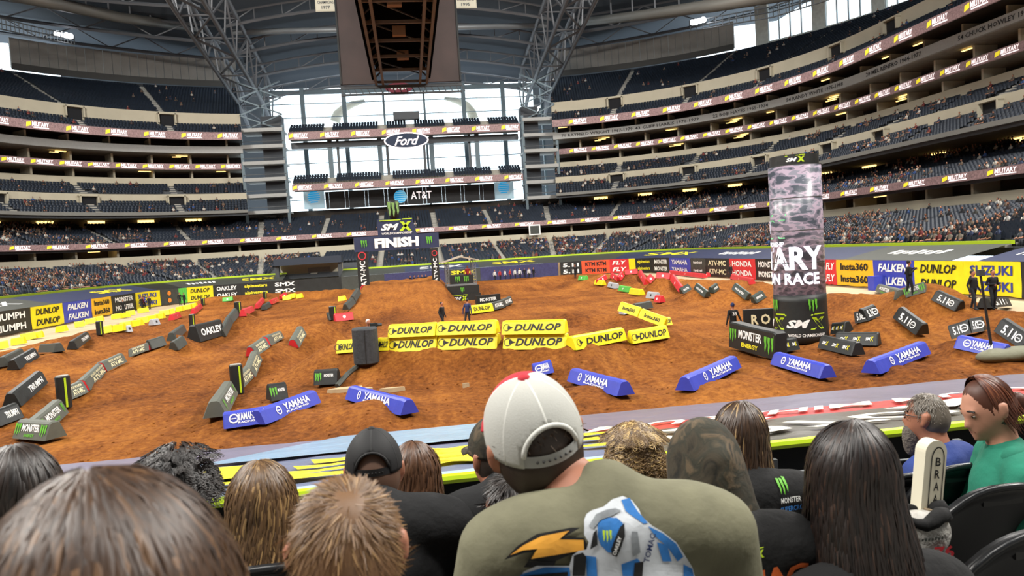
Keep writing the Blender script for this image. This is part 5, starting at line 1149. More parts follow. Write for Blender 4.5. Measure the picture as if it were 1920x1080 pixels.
# black seats
M_SEATK = mat('seat_black', '#0d0e10', .38, var=.15, vscale=4, spec=.5); M_RIM = mat('seat_rim', '#1b1c1e', .3); M_PLATE = mat('seat_plate', '#3a3a3a', .4)
nu, nv = 12, 8; V = []; F = []
for lay in (0, 1):
    for j in range(nv+1):
        for i in range(nu+1):
            u = -1+2*i/nu; v = j/nv; w_ = .215+.025*v; z = .40+(.46-.13*abs(u)**2.6)*v; y = -.10*v-.05*(1-u*u)+.035*lay*-1+.03*math.sin(v*3)
            V.append((u*w_, y, z))
nn = (nu+1)*(nv+1)
for lay in (0, 1):
    for j in range(nv):
        for i in range(nu):
            q = [lay*nn+j*(nu+1)+i, lay*nn+j*(nu+1)+i+1, lay*nn+(j+1)*(nu+1)+i+1, lay*nn+(j+1)*(nu+1)+i]; F.append(tuple(q if lay == 1 else q[::-1]))
bd = [i for i in range(nu+1)]+[j*(nu+1)+nu for j in range(1, nv+1)]+[nv*(nu+1)+i for i in range(nu-1, -1, -1)]+[j*(nu+1) for j in range(nv-1, 0, -1)]
for a, b in zip(bd, bd[1:]+bd[:1]): F.append((a, b, b+nn, a+nn))
SHELL = me_from(V, F, True); SHELL.materials.append(M_SEATK)
top = [Vector(V[nn+nv*(nu+1)+i]) for i in range(nu+1)]; side = [Vector(V[nn+j*(nu+1)]) for j in range(2, nv)]; side2 = [Vector(V[nn+j*(nu+1)+nu]) for j in range(nv-1, 1, -1)]
RIM = MB().tube(side+top+side2, .014, 6).mesh(True); RIM.materials.append(M_RIM)
PAN = MB().box((0, .16, .42), (.42, .4, .06)).mesh(); PAN.materials.append(M_SEATK)
PLATE = MB().box((0, -.152, .80), (.16, .008, .032)).mesh(); PLATE.materials.append(M_PLATE)
CUP = MB().lathe([(.036, 0), (.045, .1), (.05, .1), (.05, .092)], (.275, -.17, .52), 18).mesh(True); CUP.materials.append(M_RIM)
ARM = MB().box((.255, .05, .62), (.04, .34, .035)).box((.255, .02, .4), (.03, .06, .44)).mesh(); ARM.materials.append(M_SEATK)
def seat(px, py, D, label, rz=0.0):
    """px, py: middle of the top edge of the back, D metres away"""
    p = at_d(px, py, D); t = thing('stadium_chair', label, 'chair', (p.x, p.y+.13, p.z-.86), rz, 'black chairs of the near rows')
    bs = link('back_shell', SHELL, None, t); link('rim', RIM, None, bs); link('number_plate', PLATE, None, bs); link('seat_pan', PAN, None, t); ar = link('armrest', ARM, None, t); link('cup_holder', CUP, None, ar)
    return t
seat(1665, 1012, 2.25, 'empty black chair with number plate at the bottom right, in front of the carrier bag'); seat(1400, 1050, 2.2, 'black chair behind the hooded person at the bottom edge'); seat(1925, 985, 2.0, 'black chair cut off by the right edge at the bottom corner', .1)
seat(1870, 905, 2.75, 'black chair right of the foam toy with a grey number plate'); seat(1795, 868, 3.3, 'black chair behind the man in the blue polo shirt'); seat(1500, 946, 2.75, 'black chair between the hooded person and the dark-haired woman'); seat(1497, 905, 3.3, 'black chair below the guard rail right of the woman in the black jacket')
seat(510, 1052, 2.0, 'black chair behind the woman with long fair hair'); seat(1700, 885, 3.4, 'black chair left of the man in blue, behind the long dark hair'); seat(1905, 880, 3.3, 'black chair behind the girl in the green hoodie')
# ================================================================== people in the near rows
from mathutils.bvhtree import BVHTree
HAIRM = vcol_mat('hair_strands', .42, .5)
def rotm(rx=0, ry=0, rz=0): return Matrix.Rotation(rz, 3, 'Z') @ Matrix.Rotation(ry, 3, 'Y') @ Matrix.Rotation(rx, 3, 'X')
def strands_mesh(paths, widths, cols, cen):
    """flat tapering ribbons, each facing away from the middle of the head"""
    V = []; F = []; C = []
    for P, w, c in zip(paths, widths, cols):
        m = len(P); b = len(V)
        for i, p in enumerate(P):
            d = (P[min(i+1, m-1)]-P[max(i-1, 0)]); r = p-cen; r.z *= .3; s_ = d.cross(r)
            s_ = s_.normalized() if s_.length > 1e-7 else Vector((1, 0, 0)); ww = w*(1-.75*(i/(m-1))**3)*(.6 if i == 0 else 1)
            V += [p-s_*ww, p+r.normalized()*ww*.35, p+s_*ww]; C += [c]*3
        for i in range(m-1):
            a = b+3*i; F += [(a, a+1, a+4, a+3), (a+1, a+2, a+5, a+4)]
    me = me_from(V, F, True); at = me.color_attributes.new('Col', 'FLOAT_COLOR', 'POINT'); arr = np.ones((len(V), 4), np.float32); arr[:, :3] = np.array(C); at.data.foreach_set('color', arr.ravel())
    me.materials.append(HAIRM); return me
def tone(c0, c1, c2=None, p2=.12):
    a, b = np.array(lin(c0)), np.array(lin(c1))
    def f():
        if c2 and random.random() < p2: return np.array(lin(c2))*random.uniform(.7, 1.1)
        t = random.betavariate(2, 2); return (a*(1-t)+b*t)*random.uniform(.9, 1.1)
    return f
RX, RY, RZ = .085, .1, .118
def hair_long(n, length, tn, part=0.0, width=.0045, wave=.006, flare=.02, back=True, thick=1.12, az=(-2.35, 2.35), fr=9):
    """hair falling from the parting; azimuth 0 is the back of the head (-y)"""
    P = []; Wd = []; Cc = []
    for k in range(n):
        a = random.uniform(*az); th0 = random.uniform(.02, .5) if random.random() < .6 else random.uniform(.3, 1.3); g = thick+random.uniform(-.05, .06); pts = []; s_ = 0; L = length*random.uniform(.8, 1.03); ph = random.uniform(0, 6.28); N = 16
        ox = math.sin(a); oy = -math.cos(a)
        for i in range(N):
            s_ = L*i/(N-1); th = th0+s_/.11
            if th < 1.62: p = Vector((RX*g*math.sin(th)*ox+part*(1-th/1.62), RY*g*math.sin(th)*oy, RZ*g*math.cos(th)+.012))
            else:
                dz = (th-1.62)*.11; q = min(dz/.25, 1); p = Vector((RX*g*ox*(1+flare*6*q), RY*g*oy*(1+flare*3*q)-(.05*q if back and oy < .2 else 0), -.004-dz))
            wv = wave*min(1, s_/.1); p += Vector((wv*math.sin(fr*s_*6+ph), wv*math.cos(fr*s_*5+ph*1.3), 0)); pts.append(p)
        P.append(pts); Wd.append(width*random.uniform(.6, 1.3)); Cc.append(tn())
    return P, Wd, Cc
def hair_short(n, length, tn, width=.002, lift=.35, whorl=(0, -.35), low=1.75, az=(-3.14, 3.14), g=1.05):
    P = []; Wd = []; Cc = []
    wd = Vector((whorl[0], whorl[1], 1)).normalized()
    for k in range(n):
        th = math.acos(random.uniform(math.cos(low), 1)); a = random.uniform(*az); d = Vector((math.sin(th)*math.sin(a), -math.sin(th)*math.cos(a), math.cos(th)))
        if d.y > .35 and d.z < .35: continue
        root = Vector((RX*d.x, RY*d.y, RZ*d.z))*g; tan = d-wd*(d.dot(wd)); tan = tan-d*tan.dot(d)
        tan = (tan.normalized() if tan.length > .05 else Vector((random.uniform(-1, 1), random.uniform(-1, 1), 0)))+wd.cross(d)*.4+Vector((random.gauss(0, .15), random.gauss(0, .15), random.gauss(0, .15)))
        L = length*random.uniform(.7, 1.2); P.append([root+(tan*(L*t)+d*(lift*L*t*(1-.6*t))) for t in (0, .3, .65, 1)]); Wd.append(width*random.uniform(.7, 1.3)); Cc.append(tn())
    return P, Wd, Cc
def hair_curly(n, length, tn, rad=.011, width=.0035, low=1.9, spread=.05, az=(-2.6, 2.6)):
    P = []; Wd = []; Cc = []
    for k in range(n):
        th = math.acos(random.uniform(math.cos(low), 1)); a = random.uniform(*az); d = Vector((math.sin(th)*math.sin(a), -math.sin(th)*math.cos(a), math.cos(th)))
        root = Vector((RX*d.x, RY*d.y, RZ*d.z))*1.04; L = length*random.uniform(.6, 1.1); ph = random.uniform(0, 6.28); pts = []; tw = random.choice((-1, 1))*random.uniform(9, 14)
        for i in range(22):
            t = i/21; dr = d*(spread*min(1, t*2.2))+Vector((0, 0, -L*max(0, t-.12)*(1 if d.z < .6 else .25)))+Vector((d.x, d.y, 0))*((.02 if d.z < .6 else .07)*t)
            c = root+dr; e1 = Vector((-d.y, d.x, 0)); e1 = e1.normalized() if e1.length > .05 else Vector((1, 0, 0)); e2 = Vector((0, 0, 1)).cross(e1); rr = rad*min(1, t*5)
            pts.append(c+e1*(rr*math.cos(tw*t*3+ph))+e2*(rr*math.sin(tw*t*3+ph))+Vector((0, 0, rr*.6*math.sin(tw*t*3+ph))))
        P.append(pts); Wd.append(width*random.uniform(.6, 1.2)); Cc.append(tn())
    return P, Wd, Cc
def near_person(px, py, D, label, shirt, yaw=0.0, tilt=(0, 0, 0), sc=1.0, hair=None, haircol=None, build=1.0, sleeves=True, cap=None, hood=None, vox=.014, skin=None, scalp=1.0, drop=0.0, lean=.06, bald=False, bx=0.0, hunch=.02):
    """head centre at pixel px, py, D metres away; looks along +y turned by yaw; tilt turns the head"""
    c = at_d(px, py, D); fz = floor_z(c.y); t = thing('person', label, 'person', (c.x, c.y, c.z), yaw); t.scale = (sc, sc, sc)
    Hm = rotm(*tilt); h = lambda x, y, z: tuple(Hm @ Vector((x, y, z))); HM_ = [list(r) for r in Hm]
    B = build; sk = [('e', (0, 0, 0), (RX*.97, RY*.97, RZ), 0, HM_), ('e', h(0, .035, -.05), (.06, .065, .075), 0, HM_), ('c', h(0, -.012, -.06), (bx*.7, -.05-hunch*.4, -.2+hunch), .056*B, .06*B, 0),
        ('c', h(0, .09, -.005), h(0, .112, -.035), .011, .014, 0), ('c', h(-.035, .088, .02), h(.035, .088, .02), .012, .012, 0), ('c', h(-.018, .098, -.068), h(.018, .098, -.068), .008, .008, 0), ('e', h(0, .09, -.1), (.022, .02, .02), 0, HM_)]
    for s_ in (() if drop > .1 or bald else (-1, 1)): sk += [('c', h(s_*.086, -.004, .018), h(s_*.088, .004, -.03), .017, .012, 0), ('c', h(s_*.094, -.016, .02), h(s_*.094, -.012, -.01), .009, .008, 0)]
    sh = [('c', (-.13*B, -.07, -.255), (.13*B, -.07, -.255), .068*B, .068*B, 0), ('e', (0, -.055, -.40), (.185*B, .125*B, .2), 0), ('e', (0, -.02+lean, -.62), (.18*B, .15*B, .2), 0), ('c', (0, -.05, -.19), (0, -.07, -.24), .058*B, .08*B, 0), ('c', (0, -.06, -.225), (-.13*B, -.07, -.255), .06*B, .06*B, 0), ('c', (0, -.06, -.225), (.13*B, -.07, -.255), .06*B, .06*B, 0)]
    MV = lambda q: (q[0]+bx, q[1]-hunch*.5*min(1, max(0, (q[2]+.7)/.4)), q[2]+hunch)
    sh = [(p[0], MV(p[1]), MV(p[2]), *p[3:]) if p[0] == 'c' else (p[0], MV(p[1]), *p[2:]) for p in sh]
    arms = []
    for s_ in (-1, 1):
        a, e, w_ = MV((s_*.185*B, -.06, -.275)), MV((s_*.25*B, .0, -.54)), (s_*.15*B+bx, .26, -.62); arms += [('c', a, e, .066*B, .05*B, 0), ('c', e, w_, .047*B, .036, 0)]
    inf = lambda L, d: [(p[0], p[1], p[2], p[3]+d, p[4]+d, p[5]) if p[0] == 'c' else (p[0], p[1], tuple(r+d for r in p[2]), *p[3:]) for p in L]
    hand = []
    for s_ in (-1, 1):
        w_ = Vector((s_*.15*B+bx, .26, -.62)); hand.append(('e', tuple(w_+Vector((-s_*.02, .06, 0))), (.03, .045, .018), 0))
        for f in range(4): b0 = w_+Vector((-s_*.02+.015*(f-1.5), .095, .002)); b1 = b0+Vector((0, .035+.004*(f in (1, 2)), -.006)); hand += [('c', tuple(b0), tuple(b1), .009, .008, 0), ('c', tuple(b1), tuple(b1+Vector((0, .018, -.02))), .008, .007, 0)]
        hand.append(('c', tuple(w_+Vector((-s_*.045, .04, 0))), tuple(w_+Vector((-s_*.06, .08, .004))), .009, .008, 0))
    legs = []
    fl = (fz-c.z)/sc
    for s_ in (-1, 1): legs += [('c', (s_*.09, .02+lean, -.74), (s_*.12, .42, -.72), .085*B, .068, 0), ('c', (s_*.12, .42, -.72), (s_*.12, .42, fl+.1), .062, .045, 0), ('c', (s_*.12, .4, fl+.05), (s_*.12, .55, fl+.045), .045, .04, 0)]
    link('body', blob_mesh(sk+inf(sh+arms, -.012)+hand+inf(legs, -.012), [skin or M_SKIN], vox, .022), None, t)
    so = link('top', blob_mesh(inf(sh, .004)+(inf(arms, .004) if sleeves else inf([a for a in arms if a[4] > .04*B], .008)), [shirt], vox, .035), None, t)
    link('trousers', blob_mesh(legs+[('e', (0, .02+lean, -.72), (.18*B, .16, .12), 0)], [M_DENIM], .025, .03), None, t)
    M4 = Hm.to_4x4()
    if haircol and not cap == 'none':
        hb = [('e', (0, -.008, .008), (RX*1.01*scalp, RY*.98*scalp, RZ*1.0*scalp), 0)]
        if drop: hb += [('e', (0, -.055, -.02-drop*.5), (.085, .05, .06+drop*.5), 0)]
        else: hb += [('e', (0, -.03, -.02), (RX*.95, RY*.8, RZ*.72), 0)]
        o = link('hair_base', blob_mesh(hb, [mat('hairbase'+haircol, haircol, .5)], .014, .03), None, t); o.matrix_local = M4 if not drop else Matrix.Identity(4)
    if hair:
        me = strands_mesh(*hair, Vector((0, 0, -.02))); o = link('hair', me, None, t); o.matrix_local = M4 if not drop else Matrix.Identity(4); o['kind'] = 'stuff'
    if cap and cap != 'none': add_cap(t, M4, *cap)
    # eyes
    for s_ in (-1, 1):
        o = MB().ell((s_*.034, .086, .008), (.014, .01, .007), 8, 5).build('eye', M_WHT, t, smooth=True); o.matrix_local = M4
        MB().ell((s_*.034, .0945, .007), (.006, .004, .006), 8, 5).build('iris', M_BLACK, o, smooth=True)
        o = MB().tube([(s_*.018, .096, .028), (s_*.035, .096, .033), (s_*.052, .086, .027)], .004, 5).build('eyebrow', M_DKHAIR, t); o.matrix_local = M4
    o = MB().tube([(-.02, .1, -.067), (0, .106, -.068), (.02, .1, -.067)], .005, 5).build('mouth', mat('lips', '#94544a', .5), t); o.matrix_local = M4
    return t, so, Hm
def add_cap(t, M4, crown, front, strap, logo=None):
    """six-panel cap: crown dome with an arched opening and strap at the back (-y), visor in front"""
    g = 1.13; zc = .02
    def dp(a, th, e=0): return Vector((RX*(g+e)*math.sin(th)*math.sin(a), -RY*(g+e)*math.sin(th)*math.cos(a), zc+(RZ*(g-.04)+e*.1)*math.cos(th)))
    NA, NT = 60, 20; TH = 1.62; V = []; F0 = []; F1 = []
    for j in range(NT+1):
        for i in range(NA): V.append(dp(-math.pi+2*math.pi*i/NA, TH*j/NT))
    for j in range(NT):
        for i in range(NA):
            a = -math.pi+2*math.pi*(i+.5)/NA; th = TH*(j+.5)/NT
            hole = (a/.62)**2+((TH-.12-th)/.5)**2 < 1 and th < TH-.0
            if hole: continue
            q = (j*NA+i, j*NA+(i+1) % NA, (j+1)*NA+(i+1) % NA, (j+1)*NA+i); (F1 if abs(a) > 2.05 else F0).append(q)
    cp = link('cap', me_from(V, F0, True), crown, t); cp.matrix_local = M4; md = cp.modifiers.new('thick', 'SOLIDIFY'); md.thickness = .003; t = cp; M4 = Matrix.Identity(4)
    for nm, F, m in (('front_panel', F1, front),):
        o = link(nm, me_from(V, F, True), m, t); o.matrix_local = M4; md = o.modifiers.new('thick', 'SOLIDIFY'); md.thickness = .003
    seam = MB()
    for a in (0, 1.02, -1.02, 2.05, -2.05):
        t1 = TH-.62 if abs(a) < .5 else TH; seam.tube([dp(a, .05+(t1-.05)*k/10, .008) for k in range(11)], .0035, 5)
    seam.tube([dp(.62*math.sin(u), TH-.12-.5*math.cos(u), .012) for u in [-1.45+2.9*k/14 for k in range(15)]], .0055, 6)
    o = seam.build('seams', mat('seam_'+crown.name, '#d9d9d2' if 'white' in crown.name else '#1c1c1d', .7), t, smooth=True); o.matrix_local = M4
    o = MB().ell((0, 0, zc+RZ*(g-.03)), (.013, .013, .008), 10, 6).build('button', front, t, smooth=True); o.matrix_local = M4
    V = []; F = []
    for k in range(15):
        a = -.66+1.32*k/14
        for th in (TH-.2, TH-.01): V.append(dp(a, th, .014))
    F = [(2*k, 2*k+1, 2*k+3, 2*k+2) for k in range(14)]; o = link('strap', me_from(V, F, True), strap, t); o.matrix_local = M4
    holes = MB()
    for k in range(7): p = dp(-.36+.12*k, TH-.1, .02); holes.ell(p, (.0028, .0028, .0028), 6, 4)
    o = holes.build('strap_holes', mat('strap_dots', '#e6e6e2' if 'white' in crown.name else '#2a2a2a', .5), t); o.matrix_local = M4
    V = []; n_ = 12
    for k in range(n_+1):
        a = math.pi-.95+1.9*k/n_; p = dp(a, TH-.03); V += [p, p+Vector((p.x*.1, .075*math.cos((a-math.pi)*1.2), -.012))]
    o = link('visor', me_from(V, [(2*k, 2*k+1, 2*k+3, 2*k+2) for k in range(n_)], True), front, t); o.matrix_local = M4; md = o.modifiers.new('thick', 'SOLIDIFY'); md.thickness = .004
    if logo: o = Print().poly([(-.008, -.01), (.009, -.01), (.006, .004), (0, .013), (-.006, .004)]).build('logo', M_WHITE, lambda u, v: dp(-.95+u/.09, TH-.28-v/.11, .02), t); o.matrix_local = M4
def on_back(so, t, prints, y_from=-1.0, lift=.006):
    """print shapes onto the back of a garment; u to the right, v up, in the person's own frame"""
    me = so.data; bv = BVHTree.FromPolygons([v.co for v in me.vertices], [tuple(p.vertices) for p in me.polygons])
    for lv, (nm, m, P) in enumerate(prints):
        bm = bmesh.new(); vs = [bm.verts.new((u, 0, v)) for u, v in P.v]
        for f in P.f:
            try: bm.faces.new([vs[i] for i in f])
            except ValueError: pass
        bmesh.ops.triangulate(bm, faces=bm.faces[:])
        for _ in range(4):
            ed = [e for e in bm.edges if e.calc_length() > .018]
            if not ed: break
            bmesh.ops.subdivide_edges(bm, edges=ed, cuts=1); bmesh.ops.triangulate(bm, faces=[f for f in bm.faces if len(f.verts) > 3])
        for v in bm.verts:
            h_ = bv.ray_cast(Vector((v.co.x, y_from, v.co.z)), Vector((0, 1, 0)))
            v.co.y = (h_[0].y if h_[0] else -.1)-lift-.0012*lv
        me2 = bpy.data.meshes.new(nm); bm.to_mesh(me2); bm.free(); link(nm, me2, m, t)
M_BLKC = mat('black_shirt', '#0b0b0c', .9, var=.25, vscale=8, bump=.25, bscale=14); M_BLKC2 = mat('black_hoodie', '#0e0f11', .9, var=.2, vscale=8, bump=.3, bscale=10)
M_POLO = mat('blue_polo', '#1c3579', .8, var=.12, vscale=10, bump=.2, bscale=16); M_TEAL = mat('green_hoodie', '#167059', .85, var=.15, vscale=8, bump=.3, bscale=10)
M_OLIVE = mat('olive_shirt', '#6f6d57', .9, var=.25, vscale=6, bump=.2, bscale=12)
def camo(name, cols, sc):
    m = bpy.data.materials.new(name); m.use_nodes = True; nt = m.node_tree; b = nt.nodes['Principled BSDF']; b.inputs['Roughness'].default_value = .9
    tc = nt.nodes.new('ShaderNodeTexCoord'); n1 = nt.nodes.new('ShaderNodeTexNoise'); n1.inputs['Scale'].default_value = sc; n1.inputs['Detail'].default_value = 6; n1.inputs['Distortion'].default_value = .8; nt.links.new(tc.outputs['Object'], n1.inputs['Vector'])
    cr = nt.nodes.new('ShaderNodeValToRGB'); e = cr.color_ramp.elements
    for i, c in enumerate(cols):
        ps = .32+.36*i/(len(cols)-1)
        k = e[i] if i < 2 else e.new(ps)
        k.position = ps; k.color = (*lin(c), 1)
    nt.links.new(n1.outputs[0], cr.inputs[0]); nt.links.new(cr.outputs[0], b.inputs['Base Color'])
    bp = nt.nodes.new('ShaderNodeBump'); bp.inputs['Strength'].default_value = .4; bp.inputs['Distance'].default_value = .02; nt.links.new(n1.outputs[0], bp.inputs['Height']); nt.links.new(bp.outputs[0], b.inputs['Normal']); return m
M_CAMOC = camo('camo_cloth', ['#17160f', '#3a3326', '#2a2a20', '#5b4d3a', '#1d1c17'], 14)
M_CAPW = mat('white_mesh_cap', '#b9b9b2', .8, bump=.12, bscale=300); M_CAPR = mat('red_cap_front', '#b81f2e', .75, var=.06, vscale=30); M_CAPK = mat('black_cap', '#111113', .7, var=.1, vscale=40); M_STRAP = mat('grey_strap', '#a3a5a3', .5)
# 1 large blurred head at the lower left
near_person(222, 1228, .66, 'person with smooth brown hair out of focus at the lower left', M_BLKC, 0, (0, 0, 0), 1.12, hair_long(3200, .5, tone('#2c1d13', '#48311f', '#62462d'), -.01, .0026, .003, thick=1.14), '#3d2a1c', drop=.3)
# 2 dark-haired head at the left edge
near_person(38, 940, 1.9, 'dark-haired person at the left edge looking to the left', M_BLKC, .5, (0, 0, .4), 1.0, hair_long(600, .3, tone('#120e0c', '#2f231c'), .0, .005, .004), '#17110e', drop=.12)
# 3 dark curls
near_person(335, 915, 2.5, 'person with short dark curls behind the large blurred head', M_BLKC, 0, (0, 0, 0), 1.0, hair_curly(500, .06, tone('#0d0a09', '#231a15'), .009, .003, 1.7, .035), '#130f0d')
# 4 long fair hair
near_person(492, 955, 2.2, 'woman with long straight fair brown hair', mat('tan_top', '#a2835f', .85), 0, (0, 0, 0), 1.0, hair_long(1800, .46, tone('#44301f', '#6f5334', '#9a7a4e', .15), 0, .003, .007, .03), '#4d3826', drop=.3)
# 5 boy
near_person(652, 1034, 1.13, 'boy with short light brown hair in front of the man with the black cap', M_BLKC, 0, (.05, 0, 0), .88, hair_short(9000, .032, tone('#5d4128', '#7c5c39', '#95744b', .12), .0013, .05, (.25, -.55), 1.9), '#6e4f32', vox=.011)
# 6 black cap
t6, s6, H6 = near_person(702, 884, 2.6, 'broad man in black hoodie and black cap seen from behind', M_BLKC2, 0, (0, 0, 0), 1.02, hair_short(900, .012, tone('#2b2019', '#4a382b'), .0015, .2, (0, -.3), 1.9, (-2, 2), 1.0), '#5f4638', 1.32, hunch=.1, cap=(M_CAPK, M_CAPK, M_CAPK, True))
link('hood', blob_mesh([('c', (-.12, -.1, -.2), (0, -.17, -.27), .05, .07, 0), ('c', (0, -.17, -.27), (.12, -.1, -.2), .07, .05, 0), ('e', (0, -.17, -.33), (.12, .05, .1), 0)], [M_BLKC2], .014, .05), None, t6)
# 7 woman with glasses behind him
near_person(778, 893, 3.0, 'woman with long brown hair and glasses beside the man in the black cap', mat('grey_top', '#5d564e', .85), -.7, (0, 0, -.3), .98, hair_long(700, .4, tone('#3a261a', '#6a4a33'), 0, .005, .005), '#3c281c', drop=.25)
# 8 person in black hoodie and camo cap
t8, s8, H8 = near_person(930, 855, 2.75, 'person in black hoodie and camouflage cap behind the man in the white cap', M_BLKC2, .2, (0, 0, .3), 1.0, None, '#2a211a', 1.2, hunch=.1, cap=(M_CAMOC, M_CAMOC, M_CAMOC))
link('hood', blob_mesh([('c', (-.1, -.09, -.17), (0, -.15, -.22), .055, .07, 0), ('c', (0, -.15, -.22), (.1, -.09, -.17), .07, .055, 0)], [M_BLKC2], .014, .05), None, t8)
near_person(962, 945, 2.4, 'small dark-haired child half hidden by the man in the white cap', M_BLKC, 0, (0, 0, 0), .85, hair_short(900, .05, tone('#15100d', '#2b201a'), .003), '#17120f')
# 9 white cap man
t9, s9, H9 = near_person(1003, 828, 1.6, 'man in white mesh cap with red front and olive shirt with rider print', M_OLIVE, -.06, (.28, -.2, .22), 1.06, hair_short(900, .03, tone('#2c2019', '#5a4535', '#8a7a6a'), .0016, .15, (0, .6), 2.1, (-1.7, 1.7), 1.0), '#33261d', 1.14, bx=.12, hunch=.10, cap=(M_CAPW, M_CAPR, M_STRAP), vox=.0115)
link('collar', blob_mesh([('c', (-.075, -.035, -.19), (0, -.125, -.215), .022, .022, 0), ('c', (0, -.125, -.215), (.075, -.035, -.19), .022, .022, 0)], [M_OLIVE], .01, .02), None, t9)
def on_px(so, t, prints, lift=.006):
    """shapes traced in photo pixels, laid on the garment where the line of sight meets it"""
    bpy.context.view_layer.update(); me = so.data; mw = t.matrix_basis.copy(); inv = mw.inverted(); bv = BVHTree.FromPolygons([v.co for v in me.vertices], [tuple(p.vertices) for p in me.polygons])
    oc = inv @ CAM
    for lv, (nm, m, P) in enumerate(prints):
        bm = bmesh.new(); vs = [bm.verts.new((u, v, 0)) for u, v in P.v]
        for f in P.f:
            try: bm.faces.new([vs[i] for i in f])
            except ValueError: pass
        bmesh.ops.triangulate(bm, faces=bm.faces[:])
        for _ in range(5):
            ed = [e for e in bm.edges if e.calc_length() > 14]
            if not ed: break
            bmesh.ops.subdivide_edges(bm, edges=ed, cuts=1); bmesh.ops.triangulate(bm, faces=[f for f in bm.faces if len(f.verts) > 3])
        bad = []
        for v in bm.verts:
            d = (inv @ (CAM+ray(v.co.x, -v.co.y)))-oc; d.normalize(); h_ = bv.ray_cast(oc, d)
            if h_[0] is None: bad.append(v); continue
            v.co = h_[0]-d*(lift+.0012*lv)
        bmesh.ops.delete(bm, geom=bad, context='VERTS'); me2 = bpy.data.meshes.new(nm); bm.to_mesh(me2); bm.free(); link(nm, me2, m, t)
def K(*q): return [(820+.2778*q[i]+6, -(780+.2778*q[i+1]+6)) for i in range(0, len(q), 2)]
def KP(*polys):
    P = Print()
    for q in polys: P.poly(K(*q))
    return P
def KT(s_, cx, cy, w, h, deg): c = K(cx, cy)[0]; return Print().text(s_, c[0], c[1], w, h, .02, 0, R_(deg))
on_px(s9, t9, [('bolt_outline', M_BLACK, KP((430, 950, 520, 855, 650, 775, 880, 732, 945, 732, 835, 795, 970, 800, 990, 850, 975, 905, 880, 912, 770, 962, 590, 955, 640, 892, 560, 905))),
  ('bolt', mat('bolt_orange', '#e8a23a', .7, var=.3, vscale=14), KP((470, 918, 560, 850, 680, 790, 870, 752, 800, 812, 965, 815, 970, 885, 690, 930, 605, 945, 655, 875, 560, 885))),
  ('bolt_shadow', M_BLACK, KP((560, 1000, 640, 900, 600, 960, 780, 960, 760, 1000))),
  ('rider_print', mat('print_white', '#c6cbd0', .8, var=.1, vscale=30), KP((970, 680, 985, 640, 1020, 615, 1100, 590, 1160, 540, 1230, 518, 1290, 545, 1340, 610, 1360, 660, 1430, 720, 1500, 760, 1590, 830, 1650, 920, 1700, 1000, 1730, 1110, 520, 1110, 560, 1030, 650, 990, 870, 990, 890, 920, 930, 890, 985, 880, 1000, 830, 970, 780))),
  ('rider_print_blue', mat('print_blue', '#2a6fb4', .8, var=.25, vscale=25), KP((1060, 700, 1110, 665, 1190, 665, 1230, 700, 1240, 760, 1200, 830, 1180, 900, 1130, 900, 1080, 850, 1060, 790), (1220, 545, 1275, 530, 1330, 620, 1400, 700, 1370, 705, 1290, 650, 1250, 620), (1400, 720, 1500, 770, 1590, 840, 1640, 930, 1600, 960, 1530, 860, 1450, 790), (1460, 830, 1530, 850, 1560, 960, 1500, 960), (1640, 980, 1700, 1010, 1720, 1100, 1640, 1100), (540, 1050, 700, 1000, 870, 1000, 880, 1100, 530, 1100), (980, 920, 1050, 930, 1060, 1100, 990, 1100), (1220, 980, 1330, 940, 1370, 990, 1330, 1060, 1230, 1060))),
  ('rider_print_grey', mat('print_grey', '#7d8286', .8, var=.3, vscale=40), KP((1000, 720, 1050, 640, 1120, 610, 1180, 600, 1220, 615, 1160, 650, 1080, 680, 1030, 740), (1290, 760, 1330, 760, 1350, 900, 1300, 930))),
  ('rider_print_dark', M_BLACK, KP((1150, 880, 1180, 800, 1210, 730, 1240, 700, 1245, 790, 1215, 880, 1190, 930, 1160, 920), (900, 920, 960, 900, 985, 930, 975, 1060, 890, 1060), (1310, 970, 1370, 960, 1360, 1100, 1300, 1100), (1030, 770, 1055, 740, 1060, 850, 1010, 880), (560, 1060, 860, 1030, 860, 1060, 600, 1090))),
  ('rider_lettering', mat('print_navy', '#1c2b57', .8), KT('TOMAC', 1412, 870, 56, 11, 76)), ('helmet_mark', M_LIME, Print().claw(*K(1125, 790)[0], 24)), ('lettering', M_WHITE, KT('OAKLEY', 1192, 855, 36, 7, 72))])
# 10 fair curls
near_person(1190, 850, 3.0, 'woman with shoulder-length fair curls and glasses', M_BLKC, .35, (0, 0, .3), 1.0, hair_curly(1500, .15, tone('#4a3622', '#8d7048', '#c4a46c', .3), .013, .0026, 2.0, .016), '#5d462e', drop=.06)
# 11 hooded person
t11, s11, H11 = near_person(1320, 880, 1.95, 'person in camouflage hood and black shirt with orange lettering', M_BLKC, 0, (0, 0, 0), 1.0, None, None, 1.12, bald=True, hunch=.08)
link('hood', blob_mesh([('e', (0, -.005, .01), (.098, .112, .13), 0), ('e', (0, -.05, -.09), (.11, .095, .12), 0), ('c', (-.075, -.06, -.15), (.075, -.06, -.15), .055, .055, 0), ('c', (0, -.11, .05), (0, -.13, -.14), .03, .03, 0)], [M_CAMOC], .012, .05), None, t11)
on_back(s11, t11, [('emblem', M_WHITE, Print().smx(.03, -.15, .06, 0)), ('emblem', M_LIME, Print().smx(.03, -.15, .06, 1)), ('lettering', mat('orange_print', '#d9652a', .7), Print().text('MAC', .085, -.215, .18, .055, .04))])
